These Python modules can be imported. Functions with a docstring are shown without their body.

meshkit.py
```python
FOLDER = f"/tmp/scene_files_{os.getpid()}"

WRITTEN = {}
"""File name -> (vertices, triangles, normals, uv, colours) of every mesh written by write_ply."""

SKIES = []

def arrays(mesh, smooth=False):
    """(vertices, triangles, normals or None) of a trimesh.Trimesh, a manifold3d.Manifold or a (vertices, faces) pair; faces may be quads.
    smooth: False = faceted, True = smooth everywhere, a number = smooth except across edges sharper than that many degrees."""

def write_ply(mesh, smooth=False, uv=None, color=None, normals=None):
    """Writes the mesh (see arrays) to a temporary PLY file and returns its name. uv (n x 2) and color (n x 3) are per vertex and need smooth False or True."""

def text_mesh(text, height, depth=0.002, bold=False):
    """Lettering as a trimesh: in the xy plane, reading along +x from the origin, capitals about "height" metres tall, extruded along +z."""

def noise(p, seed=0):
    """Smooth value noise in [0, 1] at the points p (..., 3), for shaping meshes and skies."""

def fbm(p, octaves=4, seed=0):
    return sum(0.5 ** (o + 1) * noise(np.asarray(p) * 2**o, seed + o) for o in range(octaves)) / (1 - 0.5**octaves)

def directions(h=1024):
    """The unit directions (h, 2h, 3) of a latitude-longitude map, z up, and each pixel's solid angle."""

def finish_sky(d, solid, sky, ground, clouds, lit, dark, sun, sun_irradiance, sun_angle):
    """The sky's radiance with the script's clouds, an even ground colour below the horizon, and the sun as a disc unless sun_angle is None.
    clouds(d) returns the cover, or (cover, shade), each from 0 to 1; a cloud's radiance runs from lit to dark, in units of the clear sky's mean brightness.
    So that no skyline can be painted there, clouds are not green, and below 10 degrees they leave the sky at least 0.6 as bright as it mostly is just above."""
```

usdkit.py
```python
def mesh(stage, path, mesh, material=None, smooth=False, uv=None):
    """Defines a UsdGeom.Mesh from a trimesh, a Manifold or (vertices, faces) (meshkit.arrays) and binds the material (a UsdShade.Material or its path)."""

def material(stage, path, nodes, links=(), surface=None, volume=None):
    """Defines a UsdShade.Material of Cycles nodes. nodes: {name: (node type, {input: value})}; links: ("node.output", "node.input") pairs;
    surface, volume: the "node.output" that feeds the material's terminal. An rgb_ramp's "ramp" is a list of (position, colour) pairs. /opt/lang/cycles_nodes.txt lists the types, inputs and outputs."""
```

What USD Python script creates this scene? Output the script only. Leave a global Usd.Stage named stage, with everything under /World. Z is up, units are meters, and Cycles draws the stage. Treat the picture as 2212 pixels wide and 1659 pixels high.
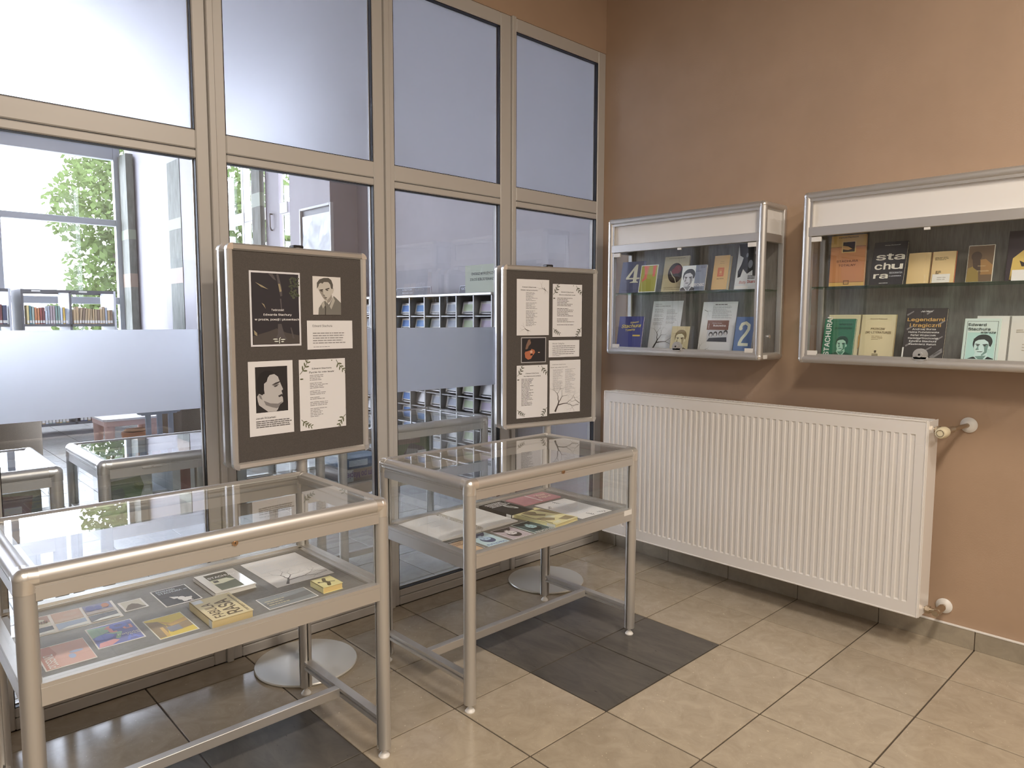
import math, random
import numpy as np, trimesh, manifold3d as m3
import usdkit, meshkit
from pxr import Usd, UsdGeom, UsdLux, UsdShade, Gf, Sdf
from shapely.geometry import Polygon, Point, LineString, box as sbox
from shapely.ops import unary_union
from shapely import affinity

stage = Usd.Stage.CreateInMemory()
UsdGeom.SetStageUpAxis(stage, UsdGeom.Tokens.z)
UsdGeom.SetStageMetersPerUnit(stage, 1.0)
UsdGeom.Xform.Define(stage, '/World')
UsdGeom.Scope.Define(stage, '/World/Looks')
PI = math.pi

# ------------------------------------------------------------------ camera
CAM = (3.57674, 2.93948, 1.45084)
YAW, PITCH, ROLL = -2.32790539, -0.0898963892, 0.00269008456
cam = UsdGeom.Camera.Define(stage, '/World/camera')
cy, sy, cp, sp, cr, sr = math.cos(YAW), math.sin(YAW), math.cos(PITCH), math.sin(PITCH), math.cos(ROLL), math.sin(ROLL)
fw = np.array([cy * cp, sy * cp, sp]); rt = np.array([sy, -cy, 0]); up_ = np.cross(rt, fw)
rt, up_ = cr * rt + sr * up_, -sr * rt + cr * up_
UsdGeom.Xformable(cam).AddTransformOp().Set(Gf.Matrix4d(*rt, 0, *up_, 0, *(-fw), 0, *CAM, 1))
cam.CreateHorizontalApertureAttr(36.0); cam.CreateVerticalApertureAttr(27.0)
cam.CreateFocalLengthAttr(36.0 * 1535.956 / 2212)
cam.CreateClippingRangeAttr(Gf.Vec2f(0.05, 200))
cam.CreateExposureAttr(0.0)

# ------------------------------------------------------------------ sky and lamps
SKY, LAMP = 4.5, 72.0
dome = UsdLux.DomeLight.Define(stage, '/World/overcast_sky')
dome.CreateIntensityAttr(SKY); dome.CreateColorAttr(Gf.Vec3f(0.88, 0.92, 1.08))

def lamp(name, x, y, z, w, h, inten, col):
    l = UsdLux.RectLight.Define(stage, '/World/' + name)
    l.CreateWidthAttr(w); l.CreateHeightAttr(h); l.CreateIntensityAttr(inten); l.CreateColorAttr(Gf.Vec3f(*col))
    UsdGeom.Xformable(l).AddTranslateOp().Set(Gf.Vec3d(x, y, z))
WARM = (1.0, 0.875, 0.75)
for i, (x, y) in enumerate([(1.9, 3.3), (3.9, 3.3), (1.9, 5.3), (3.9, 5.3)]):
    lamp('ceiling_lamp_%03d' % i, x, y, 3.66, 0.9, 0.3, LAMP, WARM)

# ------------------------------------------------------------------ scene tree helpers
taken = {}
def numbered(parent, name):
    k = (parent, name); n = taken.get(k, 0); taken[k] = n + 1
    return parent + '/' + (name if n == 0 else '%s_%03d' % (name, n))
def cd(prim, **kw):
    for k, v in kw.items():
        if v: prim.SetCustomDataByKey(k, v)
def thing(name, label, cat, M=None, loc=(0, 0, 0), rz=0.0, group=None, kind=None):
    p = numbered('/World', name); x = UsdGeom.Xform.Define(stage, p)
    if M is not None: x.AddTransformOp().Set(Gf.Matrix4d(*[float(v) for v in np.asarray(M).T.ravel()]))
    else:
        x.AddTranslateOp().Set(Gf.Vec3d(*loc))
        if rz: x.AddRotateZOp().Set(math.degrees(rz))
    cd(x.GetPrim(), label=label, category=cat, group=group, kind=kind)
    return p
def part(parent, name, mesh, m, smooth=30, label=None, kind=None):
    if isinstance(mesh, list): mesh = trimesh.util.concatenate(mesh)
    p = numbered(parent, name); q = usdkit.mesh(stage, p, mesh, m, smooth=smooth)
    cd(q.GetPrim(), label=label, kind=kind)
    return p
def struct(name, mesh=None, m=None, smooth=False):
    if mesh is None:
        p = numbered('/World', name); cd(UsdGeom.Xform.Define(stage, p).GetPrim(), kind='structure'); return p
    return part('/World', name, mesh, m, smooth, kind='structure')
def copy(src, name, label, loc, rz=0.0, group=None):
    sp_ = stage.GetPrimAtPath(src); was = sp_.GetCustomData()
    p = numbered('/World', name); x = UsdGeom.Xform.Define(stage, p); pr = x.GetPrim()
    pr.GetReferences().AddInternalReference(src)
    x.ClearXformOpOrder(); x.AddTranslateOp().Set(Gf.Vec3d(*loc)); 
    x.AddRotateZOp().Set(math.degrees(rz)); pr.SetInstanceable(True)
    cd(pr, label=label, category=was.get('category'), group=group or was.get('group'))
    return p

# ------------------------------------------------------------------ mesh helpers
def cat(*a): return trimesh.util.concatenate([m for m in a])
def bx(x0, x1, y0, y1, z0, z1, b=0.0):
    if b <= 0:
        m = trimesh.creation.box([x1 - x0, y1 - y0, z1 - z0]); m.apply_translation([(x0 + x1) / 2, (y0 + y1) / 2, (z0 + z1) / 2]); return m
    P = []
    for k in range(3):
        i = [b] * 3; i[k] = 0
        for a in (x0 + i[0], x1 - i[0]):
            for c in (y0 + i[1], y1 - i[1]):
                for d in (z0 + i[2], z1 - i[2]): P.append((a, c, d))
    return trimesh.convex.convex_hull(np.array(P))
def hull(P): return trimesh.convex.convex_hull(np.array(P, float))
def cyl(p0, p1, r, n=20, r2=None):
    p0, p1 = np.array(p0, float), np.array(p1, float); d = p1 - p0; L = np.linalg.norm(d); d = d / L
    a = np.cross(d, [0, 0, 1.0] if abs(d[2]) < 0.9 else [1.0, 0, 0]); a /= np.linalg.norm(a); b = np.cross(d, a)
    t = np.arange(n) / n * 2 * PI; ring = np.cos(t)[:, None] * a + np.sin(t)[:, None] * b
    r2 = r if r2 is None else r2
    V = np.vstack([p0 + ring * r, p1 + ring * r2, [p0], [p1]]); F = []
    for i in range(n):
        j = (i + 1) % n; F += [(i, j, n + j), (i, n + j, n + i), (2 * n, j, i), (2 * n + 1, n + i, n + j)]
    return trimesh.Trimesh(V, F, process=False)
def tube(P, r, n=10): return cat(*[cyl(P[i], P[i + 1], r, n) for i in range(len(P) - 1)], *[trimesh.creation.icosphere(1, r).apply_translation(p) for p in P[1:-1]])
def polys(g):
    if g.is_empty: return []
    return [q for q in (g.geoms if hasattr(g, 'geoms') else [g]) if q.geom_type == 'Polygon' and q.area > 1e-12]
def ext(g, h): return cat(*[trimesh.creation.extrude_polygon(q, h, engine='earcut') for q in polys(g)])
def extz(g, z0, z1): return ext(g, z1 - z0).apply_translation([0, 0, z0])
def extx(g, x0, x1):            # polygon (y, z)
    m = ext(g, x1 - x0); v = m.vertices; return trimesh.Trimesh(np.c_[v[:, 2] + x0, v[:, 0], v[:, 1]], m.faces, process=False)
def exty(g, y0, y1):            # polygon (x, z)
    m = ext(g, y1 - y0); v = m.vertices; return trimesh.Trimesh(np.c_[v[:, 0], v[:, 2] + y0, v[:, 1]], m.faces[:, ::-1], process=False)
def lathe(P, n=28): return trimesh.creation.revolve(np.array(P, float), sections=n)
def sph(c, r, k=2): return trimesh.creation.icosphere(k, r).apply_translation(c)
def mir(m, ax):
    s = [1, 1, 1]; s[ax] = -1; return trimesh.Trimesh(m.vertices * s, m.faces[:, ::-1], process=False)

# ------------------------------------------------------------------ materials
def lin1(c): c /= 255.0; return c / 12.92 if c <= 0.04045 else ((c + 0.055) / 1.055) ** 2.4
def lin(r, g, b): return (lin1(r), lin1(g), lin1(b))
def seen(r, g, b, white=(212, 200, 188)):      # a colour as it shows under the room's warm lamps -> the paint that shows it
    a = [min(0.88, 0.82 * lin1(float(c)) / lin1(float(w))) for c, w in zip((r, g, b), white)]; m = sum(a) / 3
    return tuple(m + 0.84 * (q - m) for q in a)
MATS = {}
def mat(name, col, rough=0.5, metal=0.0, spec=0.5, coat=0.0):
    if name not in MATS:
        MATS[name] = usdkit.material(stage, '/World/Looks/' + name, {'p': ('principled_bsdf', dict(base_color=col, roughness=rough, metallic=metal, specular_ior_level=spec, coat_weight=coat))}, [], surface='p.BSDF')
    return MATS[name]
def noisy(name, c1, c2, scale, rough=0.5, bump=0.0, detail=4.0, stretch=(1, 1, 1), metal=0.0, bscale=None, lo=0.35, hi=0.65, spec=0.5):
    n = {'t': ('texture_coordinate', {}), 'm': ('mapping', {'scale': stretch}), 'n': ('noise_texture', {'scale': scale, 'detail': detail, 'roughness': 0.6}),
         'r': ('rgb_ramp', {'ramp': [(0.0, c1), (lo, c1), (hi, c2), (1.0, c2)]}), 'p': ('principled_bsdf', dict(roughness=rough, metallic=metal, specular_ior_level=spec))}
    l = [('t.object', 'm.vector'), ('m.vector', 'n.vector'), ('n.fac', 'r.fac'), ('r.color', 'p.base_color')]
    if bump:
        n['n2'] = ('noise_texture', {'scale': bscale or scale * 2, 'detail': 3.0}); n['b'] = ('bump', {'strength': bump, 'distance': 0.002})
        l += [('m.vector', 'n2.vector'), ('n2.fac', 'b.height'), ('b.normal', 'p.normal')]
    MATS[name] = usdkit.material(stage, '/World/Looks/' + name, n, l, surface='p.BSDF'); return MATS[name]
def ink(r, g, b, rough=0.55):                 # print or cover colour as seen
    k = 'print_%02x%02x%02x_%d' % (int(r), int(g), int(b), int(rough * 100))
    return mat(k, seen(r, g, b), rough)
def tile_mat(name, a, b, speck, rough, stretch=(1, 1, 1)):
    n = {'t': ('texture_coordinate', {}), 'm': ('mapping', {'scale': stretch}), 'n': ('noise_texture', {'scale': 11.0, 'detail': 7.0, 'roughness': 0.68, 'distortion': 0.8}),
         'o': ('object_info', {}), 'rr': ('map_range', {'from_min': 0.0, 'from_max': 1.0, 'to_min': 0.9, 'to_max': 1.06}),
         'r': ('rgb_ramp', {'ramp': [(0.0, a), (0.35, a), (0.65, b), (1.0, b)]}), 'mu': ('mix', {'mix_type': 'multiply', 'fac': 1.0}), 'cc': ('combine_color', {}),
         'v': ('noise_texture', {'scale': 85.0, 'detail': 2.0}), 'vr': ('rgb_ramp', {'ramp': [(0.0, (0, 0, 0)), (0.69, (0, 0, 0)), (0.76, (1, 1, 1)), (1.0, (1, 1, 1))]}),
         'mx': ('mix', {'mix_type': 'mix', 'color2': speck}), 'b': ('bump', {'strength': 0.12, 'distance': 0.002}), 'p': ('principled_bsdf', dict(roughness=rough, specular_ior_level=0.5))}
    l = [('t.object', 'm.vector'), ('m.vector', 'n.vector'), ('n.fac', 'r.fac'), ('o.random', 'rr.value'), ('rr.result', 'cc.r'), ('rr.result', 'cc.g'), ('rr.result', 'cc.b'),
         ('r.color', 'mu.color1'), ('cc.color', 'mu.color2'), ('m.vector', 'v.vector'), ('v.fac', 'vr.fac'), ('vr.color', 'mx.fac'), ('mu.color', 'mx.color1'), ('mx.color', 'p.base_color'),
         ('n.fac', 'b.height'), ('b.normal', 'p.normal')]
    return usdkit.material(stage, '/World/Looks/' + name, n, l, surface='p.BSDF')
def pane_mat(name, tint, f0=0.08, gl=(1, 1, 1)):
    """One coated face stands for a pane's two: Schlick reflection, the same from either side."""
    return usdkit.material(stage, '/World/Looks/' + name, {'w': ('layer_weight', {'blend': 0.5}), 'p': ('math', {'math_type': 'power', 'value2': 5.0}), 'q': ('math', {'math_type': 'multiply_add', 'value2': 1 - f0, 'value3': f0}),
        'a': ('transparent_bsdf', {'color': tint}), 'g': ('glossy_bsdf', {'color': gl, 'roughness': 0.0}), 'm': ('mix_closure', {})},
        [('w.facing', 'p.value1'), ('p.value', 'q.value1'), ('q.value', 'm.fac'), ('a.BSDF', 'm.closure1'), ('g.BSDF', 'm.closure2')], surface='m.closure')
def pane(x0, x1, y0, y1, z0, z1):
    """A glass pane: its thickness shows at the four edges, its broad side is one face."""
    e = [x1 - x0, y1 - y0, z1 - z0]; k = int(np.argmin(e)); m = bx(x0, x1, y0, y1, z0, z1)
    n = m.face_normals; keep = n[:, k] > -.5; return trimesh.Trimesh(m.vertices, m.faces[keep], process=False)

ALU = mat('brushed_aluminium', (0.62, 0.605, 0.58), 0.40, 0.72)
ALU2 = mat('dull_aluminium', (0.34, 0.335, 0.33), 0.4, 0.6)
FRAME = mat('frame_coating', (0.53, 0.51, 0.48), 0.42, 0.15)
FRAME2 = mat('frame_coating_shade', (0.34, 0.32, 0.295), 0.45, 0.25)
CHROME = mat('polished_nickel', (0.80, 0.775, 0.735), 0.27, 0.8)
BRASS = mat('lock_brass', (0.55, 0.38, 0.24), 0.25, 1.0)
VALVE = mat('valve_nickel', (0.50, 0.42, 0.32), 0.3, 0.9)
BLACK = mat('black_gasket', (0.012, 0.012, 0.014), 0.5)
BLACKP = mat('black_plastic', (0.02, 0.02, 0.022), 0.35)
SLOT = mat('slot_shadow_rubber', (0.05, 0.045, 0.04), 0.6)
WHITEP = mat('white_plastic', (0.78, 0.77, 0.74), 0.35)
CREAMP = mat('ivory_plastic', (0.72, 0.65, 0.46), 0.4)
FASCIA = mat('white_fascia', (0.80, 0.785, 0.755), 0.4)
DISC = mat('disc_enamel', (0.66, 0.65, 0.60), 0.3, 0.2)
RADW = mat('radiator_enamel', (0.76, 0.74, 0.71), 0.28)
GREYSH = noisy('grey_shelf_board', (0.20, 0.20, 0.195), (0.235, 0.235, 0.23), 60, 0.5)
GREYBK = noisy('grey_back_cloth', (0.23, 0.225, 0.22), (0.31, 0.305, 0.295), 30, 0.7, stretch=(1, 3, 0.4))
BOARD = noisy('dark_board_felt', (0.078, 0.069, 0.063), (0.096, 0.084, 0.077), 250, 0.8, 0.2)
WALLB = noisy('brown_wall_paint', (0.425, 0.30, 0.208), (0.455, 0.322, 0.224), 3.0, 0.62, 0.16, bscale=140)
LAV = noisy('lavender_wall_paint', (0.49, 0.465, 0.495), (0.52, 0.495, 0.525), 3.0, 0.6, 0.05, bscale=120)
LIBCEIL = mat('library_ceiling', (0.5, 0.49, 0.52), 0.7)
CEIL = mat('room_paint', (0.46, 0.44, 0.41), 0.7)
GROUT = noisy('grout', (0.07, 0.055, 0.04), (0.095, 0.075, 0.055), 40, 0.8)
TILE = tile_mat('beige_floor_tile', (0.375, 0.318, 0.238), (0.46, 0.395, 0.30), (0.66, 0.57, 0.43), 0.16)
TILEL = tile_mat('pale_floor_tile', (0.42, 0.41, 0.38), (0.50, 0.49, 0.46), (0.6, 0.58, 0.54), 0.2)
TILED = tile_mat('dark_floor_tile', (0.075, 0.07, 0.062), (0.125, 0.115, 0.10), (0.03, 0.027, 0.024), 0.3, (1.0, 0.35, 1))
SKIRT = tile_mat('skirting_tile', (0.33, 0.29, 0.225), (0.40, 0.35, 0.27), (0.45, 0.4, 0.3), 0.35)
GLASS = pane_mat('clear_cabinet_glass', (0.965, 0.98, 0.97))
PANE = pane_mat('partition_glass', (0.88, 0.905, 0.91), 0.085)
SHELFG = pane_mat('green_edge_glass', (0.55, 0.72, 0.64))
WINDOWG = pane_mat('window_glass', (0.95, 0.97, 0.97), 0.05)
FROST = usdkit.material(stage, '/World/Looks/frosted_film', {'t': ('translucent_bsdf', {'color': (0.86, 0.875, 0.92)}), 'r': ('refraction_bsdf', {'color': (0.93, 0.94, 0.97), 'roughness': 0.5, 'IOR': 1.25}),
    'd': ('diffuse_bsdf', {'color': (0.5, 0.5, 0.51)}), 'm': ('mix_closure', {'fac': 0.85}), 'm2': ('mix_closure', {'fac': 0.12})},
    [('t.BSDF', 'm.closure1'), ('r.BSDF', 'm.closure2'), ('m.closure', 'm2.closure1'), ('d.BSDF', 'm2.closure2')], surface='m2.closure')

# ------------------------------------------------------------------ the setting
rnd = random.Random(7)
RX, RY, RZ = 5.6, 6.2, 3.7          # the near room
LX, LY, LZ = 7.0, -9.0, 6.0         # the library beyond the glass
fl = struct('floor'); part(fl, 'grout_bed', bx(-0.02, RX, -0.06, RY, -0.06, -0.0035), GROUT, False)
fl2 = struct('floor'); part(fl2, 'grout_bed', bx(0, LX, LY, -0.06, -0.06, -0.0035), GROUT, False)
gx = [0.0] + [0.382 + 0.4 * k for k in range(11)]
gy = [0.0] + [0.145 + 0.4 * k for k in range(11)]
def tile(parent, x0, x1, y0, y1, m): part(parent, 'tile', bx(x0 + .0028, x1 - .0028, y0 + .0028, y1 - .0028, -.02, 0, .0012), m, False)
for i in range(11):
    for j in range(11):
        u, v = i, j - 3                     # grid line numbers as in the room's pattern
        dark = (u % 4 in (2, 3)) and v in (-1, 0)
        tile(fl, gx[i], gx[i + 1], gy[j], gy[j + 1], TILED if dark else TILE)
ly = [0.0 - 0.06] + [0.145 - 0.4 * k for k in range(1, 23)]
for i in range(11):
    for j in range(len(ly) - 1):
        tile(fl2, gx[i], gx[i + 1], ly[j + 1], ly[j], TILEL)

struct('ceiling', bx(-0.1, RX, 0, RY, RZ, RZ + .1), CEIL)
struct('wall_right', bx(-0.15, 0, -0.06, RY, -0.02, RZ), WALLB)
struct('wall_back', bx(0, RX, RY, RY + .15, -0.02, RZ), CEIL)
struct('wall_left', bx(RX, RX + .15, 0, RY, -0.02, RZ), CEIL)
struct('wall_front', bx(0, RX, -0.14, 0, 3.1, LZ), WALLB)
bb = struct('baseboard_right')
for j in range(11):
    part(bb, 'tile', bx(0, .012, gy[j] + .0015, gy[j + 1] - .0015, 0, .084, .001), SKIRT, False)
part(bb, 'cap_strip', bx(0, .014, 0, 4.5, .084, .092, .002), WHITEP, False)

# glazed partition: one window per bay, mullion strips between
TR0, TR1 = 2.083, 2.192
NB = [0, 0]
def bay(x0, x1, a, b):                      # pane from x0 to x1, frame from a to b
    NB[0] += 1; w = struct('window_%d' % NB[0])
    Y0, Y1 = -.062, 0.0
    def fr(n, *q): part(w, n, bx(*q, .004), FRAME, False)
    fr('stile', a, x0, Y0, Y1, 0, 3.1); fr('stile', x1, b, Y0, Y1, 0, 3.1)
    fr('bottom_rail', x0, x1, Y0, Y1, .046, .08); fr('bottom_rail', x0, x1, Y0, Y1 + .001, 0, .044)
    fr('transom', x0, x1, Y0, Y1, 2.118, TR1); fr('transom', x0, x1, Y0, Y1 - .001, TR0, 2.115); fr('top_rail', x0, x1, Y0, Y1, 3.03, 3.1)
    for n, z0, z1 in (('lower_pane', .08, TR0), ('upper_pane', TR1, 3.03)):
        part(w, n, pane(x0, x1, -.040, -.034, z0, z1), PANE, False)
        g = cat(bx(x0, x0 + .003, -.034, -.005, z0, z1), bx(x1 - .003, x1, -.034, -.005, z0, z1), bx(x0, x1, -.034, -.005, z0, z0 + .003), bx(x0, x1, -.034, -.005, z1 - .003, z1))
        part(w, 'gasket', g, BLACK, False)
        g = cat(bx(x0, x0 + .006, -.0335, -.031, z0, z1), bx(x0, x1, -.0335, -.031, z0, z0 + .006))
        part(w, 'glazing_bead', g, ALU, False)
    part(w, 'frosted_film', bx(x0 + .003, x1 - .003, -.0338, -.0334, TR1 + .003, 3.027), FROST, False, label='frosted upper film')
    part(w, 'frosted_band', bx(x0 + .006, x1 - .006, -.0338, -.0334, 1.088, 1.410), FROST, False, label='frosted band across the pane')
for q in ((2.512, 3.205, 2.461, 3.252), (1.697, 2.392, 1.640, 2.434), (0.888, 1.580, 0.812, 1.613), (0.069, 0.768, 0.0, 0.783), (3.325, 4.02, 3.281, 4.065), (4.14, 4.84, 4.09, 4.9)): bay(*q)
for a, b in ((2.434, 2.461), (1.613, 1.640), (0.783, 0.812), (3.252, 3.281), (4.065, 4.09)):
    NB[1] += 1; struct('trim_%d' % NB[1], bx(a, b, -.02, .014, 0, 3.1, .003), FRAME)
struct('trim_6', bx(4.9, RX, -.1, 0, 0, 3.1), FRAME)

# library shell
struct('ceiling', bx(-0.2, LX, LY - .2, -.14, LZ, LZ + .1), LIBCEIL)
struct('wall_library_right', cat(bx(-.15, 0, -2.95, -.06, -.02, LZ), bx(0, .0005, -2.95, -.06, 0, LZ)), LAV)
struct('wall_library_corner', cat(bx(-.15, .28, -3.74, -2.95, -.02, LZ), bx(.23, .28, -3.97, -3.74, -.02, .8), bx(.23, .28, -3.97, -3.74, 3.9, LZ), bx(.23, .28, -4.28, -3.97, -.02, LZ),
       bx(.23, .28, -6.1, -4.28, -.02, .8), bx(.23, .28, -6.1, -4.28, 3.9, LZ), bx(.1, .28, LY - .1, -6.1, -.02, LZ)), LAV)
struct('wall_library_left', bx(LX, LX + .15, LY, -.14, -.02, LZ), LAV)
struct('wall_library_front', bx(RX, LX, -.14, 0, -.02, LZ), LAV)
struct('wall_library_back', cat(bx(.1, LX, LY - .15, LY, -.02, .85), bx(.1, LX, LY - .15, LY, 5.4, LZ)), LAV)
WF = mat('window_frame_grey', (0.50, 0.53, 0.57), 0.4)
WFW = mat('window_frame_white', (0.74, 0.75, 0.77), 0.4)
w = struct('window_7')
vs = [0.42, 1.93, 3.55, 5.17, 6.8]
for x in vs: part(w, 'mullion', bx(x - .045, x + .045, LY - .1, LY + .02, 0.85, 5.4, .005), WF, False)
for i in range(4):
    a, b = vs[i] + .045, vs[i + 1] - .045
    for z, h in ((1.67, .1), (2.83, .09), (3.80, .25), (.85, .06), (5.34, .06)): part(w, 'transom', bx(a, b, LY - .1, LY + .01, z, z + h, .004), WF, False)
    for z0, z1 in ((.91, 1.67), (1.77, 2.83), (2.92, 3.80), (4.05, 5.34)): part(w, 'pane', pane(a, b, LY - .05, LY - .042, z0, z1), WINDOWG, False)
w = struct('window_8')
for y0, y1, ms in ((-3.97, -3.74, ()), (-6.1, -4.28, (-4.82, -5.45))):
    for y in ms: part(w, 'mullion', bx(.215, .295, y - .03, y + .03, .8, 3.9, .004), WFW, False)
    ys = [y0] + sorted(ms) + [y1]
    for i in range(len(ys) - 1):
        a, b = ys[i] + .03, ys[i + 1] - .03
        for z, h in ((2.50, .11), (1.62, .09), (.8, .06), (3.84, .06)): part(w, 'transom', bx(.22, .29, a, b, z, z + h, .004), WFW, False)
        for z0, z1 in ((.86, 1.62), (1.71, 2.5), (2.61, 3.84)): part(w, 'pane', pane(.247, .252, a, b, z0, z1), WINDOWG, False)

# ------------------------------------------------------------------ radiator on the brown wall
def radiator():
    y0, y1, z0, z1, xb, xf = .220, 1.985, .165, 1.030, .118, .248
    r = thing('radiator', 'long white ribbed panel radiator on the brown wall under the two wall showcases', 'radiator', loc=(0, 0, 0))
    P = m3.Manifold.cube([.022, y1 - y0 - .012, z1 - z0 - .004]).translate([xf - .022, y0 + .006, z0 + .002])
    n = 51; pit = (y1 - y0 - .085) / n; cut = []
    for i in range(n):
        c = y0 + .0425 + pit * (i + .5)
        a, b = z0 + .058, z1 - .062
        v = [(xf + .001, c + s * .0108, z) for s in (-1, 1) for z in (a, b)] + [(xf - .0042, c + s * .0068, z) for s in (-1, 1) for z in (a + .008, b - .006)]
        cut.append(m3.Manifold.hull_points(np.array(v)))
    P = P - m3.Manifold.batch_boolean(cut, m3.OpType.Add)
    part(r, 'front_panel', P, RADW, False)
    fr = cat(bx(xf - .02, xf + .002, y0 + .004, y0 + .012, z0, z1, .002), bx(xf - .02, xf + .002, y1 - .012, y1 - .004, z0, z1, .002), bx(xf - .02, xf + .002, y0 + .012, y1 - .012, z1 - .008, z1, .002), bx(xf - .02, xf + .002, y0 + .012, y1 - .012, z0, z0 + .008, .002))
    part(r, 'panel_rim', fr, RADW, False)
    part(r, 'back_panel', bx(xb, xb + .02, y0 + .006, y1 - .006, z0 + .01, z1 - .01, .003), RADW, False)
    for a in (y0, y1 - .004): part(r, 'side_cover', bx(xb + .002, xf - .004, a, a + .004, z0 + .002, z1 - .004, .001), RADW, False)
    g = [bx(xb + .012 + .03 * k, xb + .02 + .03 * k, y0 + .01, y1 - .01, z1 - .012, z1 - .004) for k in range(4)] + [bx(xb + .005, xf - .02, y, y + .011, z1 - .011, z1 - .005) for y in np.arange(y0 + .01, y1 - .02, .028)]
    part(r, 'top_grille', g, RADW, False)
    part(r, 'convector_fins', [bx(xb + .03, xf - .04, y, y + .003, z0 + .03, z1 - .03) for y in np.arange(y0 + .02, y1 - .02, .06)], SLOT, False)
    for z, zf, yf in ((.985, .998, 2.072), (.188, .165, 2.018)):
        y = 2.035
        part(r, 'wall_flange', lathe([(0, 0), (.033, 0), (.034, .006), (.022, .016), (.012, .018), (0, .018)]).apply_transform(trimesh.transformations.rotation_matrix(PI / 2, [0, 1, 0])).apply_translation([.001, yf, zf]), WHITEP)
        part(r, 'pipe', cat(cyl((.01, yf, zf), (.10, y, z), .0095), cyl((.118 + .05, y1 - .004, z), (.168, y, z), .011), cyl((.10, y, z), (.17, y, z), .0145), sph((.168, y, z), .0155), cyl((.168, y1 + .006, z), (.168, y1 + .022, z), .018, 6)), VALVE)
    part(r, 'valve_nut', cyl((.172, 2.035, .985), (.188, 2.035, .985), .0165, 6), VALVE, False)
    h = lathe([(0, 0), (.013, 0), (.018, .008), (.0225, .022), (.0245, .045), (.0235, .072), (.019, .082), (.0, .084)], 32).apply_transform(trimesh.transformations.rotation_matrix(PI / 2, [0, 1, 0])).apply_translation([.188, 2.035, .985])
    part(r, 'thermostat_head', h, CREAMP, label='ivory thermostat knob')
    ring = lathe([(.0125, .0835), (.0145, .0835), (.0145, .0848), (.0125, .0848)], 32).apply_transform(trimesh.transformations.rotation_matrix(PI / 2, [0, 1, 0])).apply_translation([.188, 2.035, .985])
    part(r, 'dial_ring', ring, VALVE)
    part(r, 'lockshield_cap', cyl((.17, 2.035, .188), (.2, 2.035, .188), .0125, 12), VALVE)
radiator()

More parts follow.
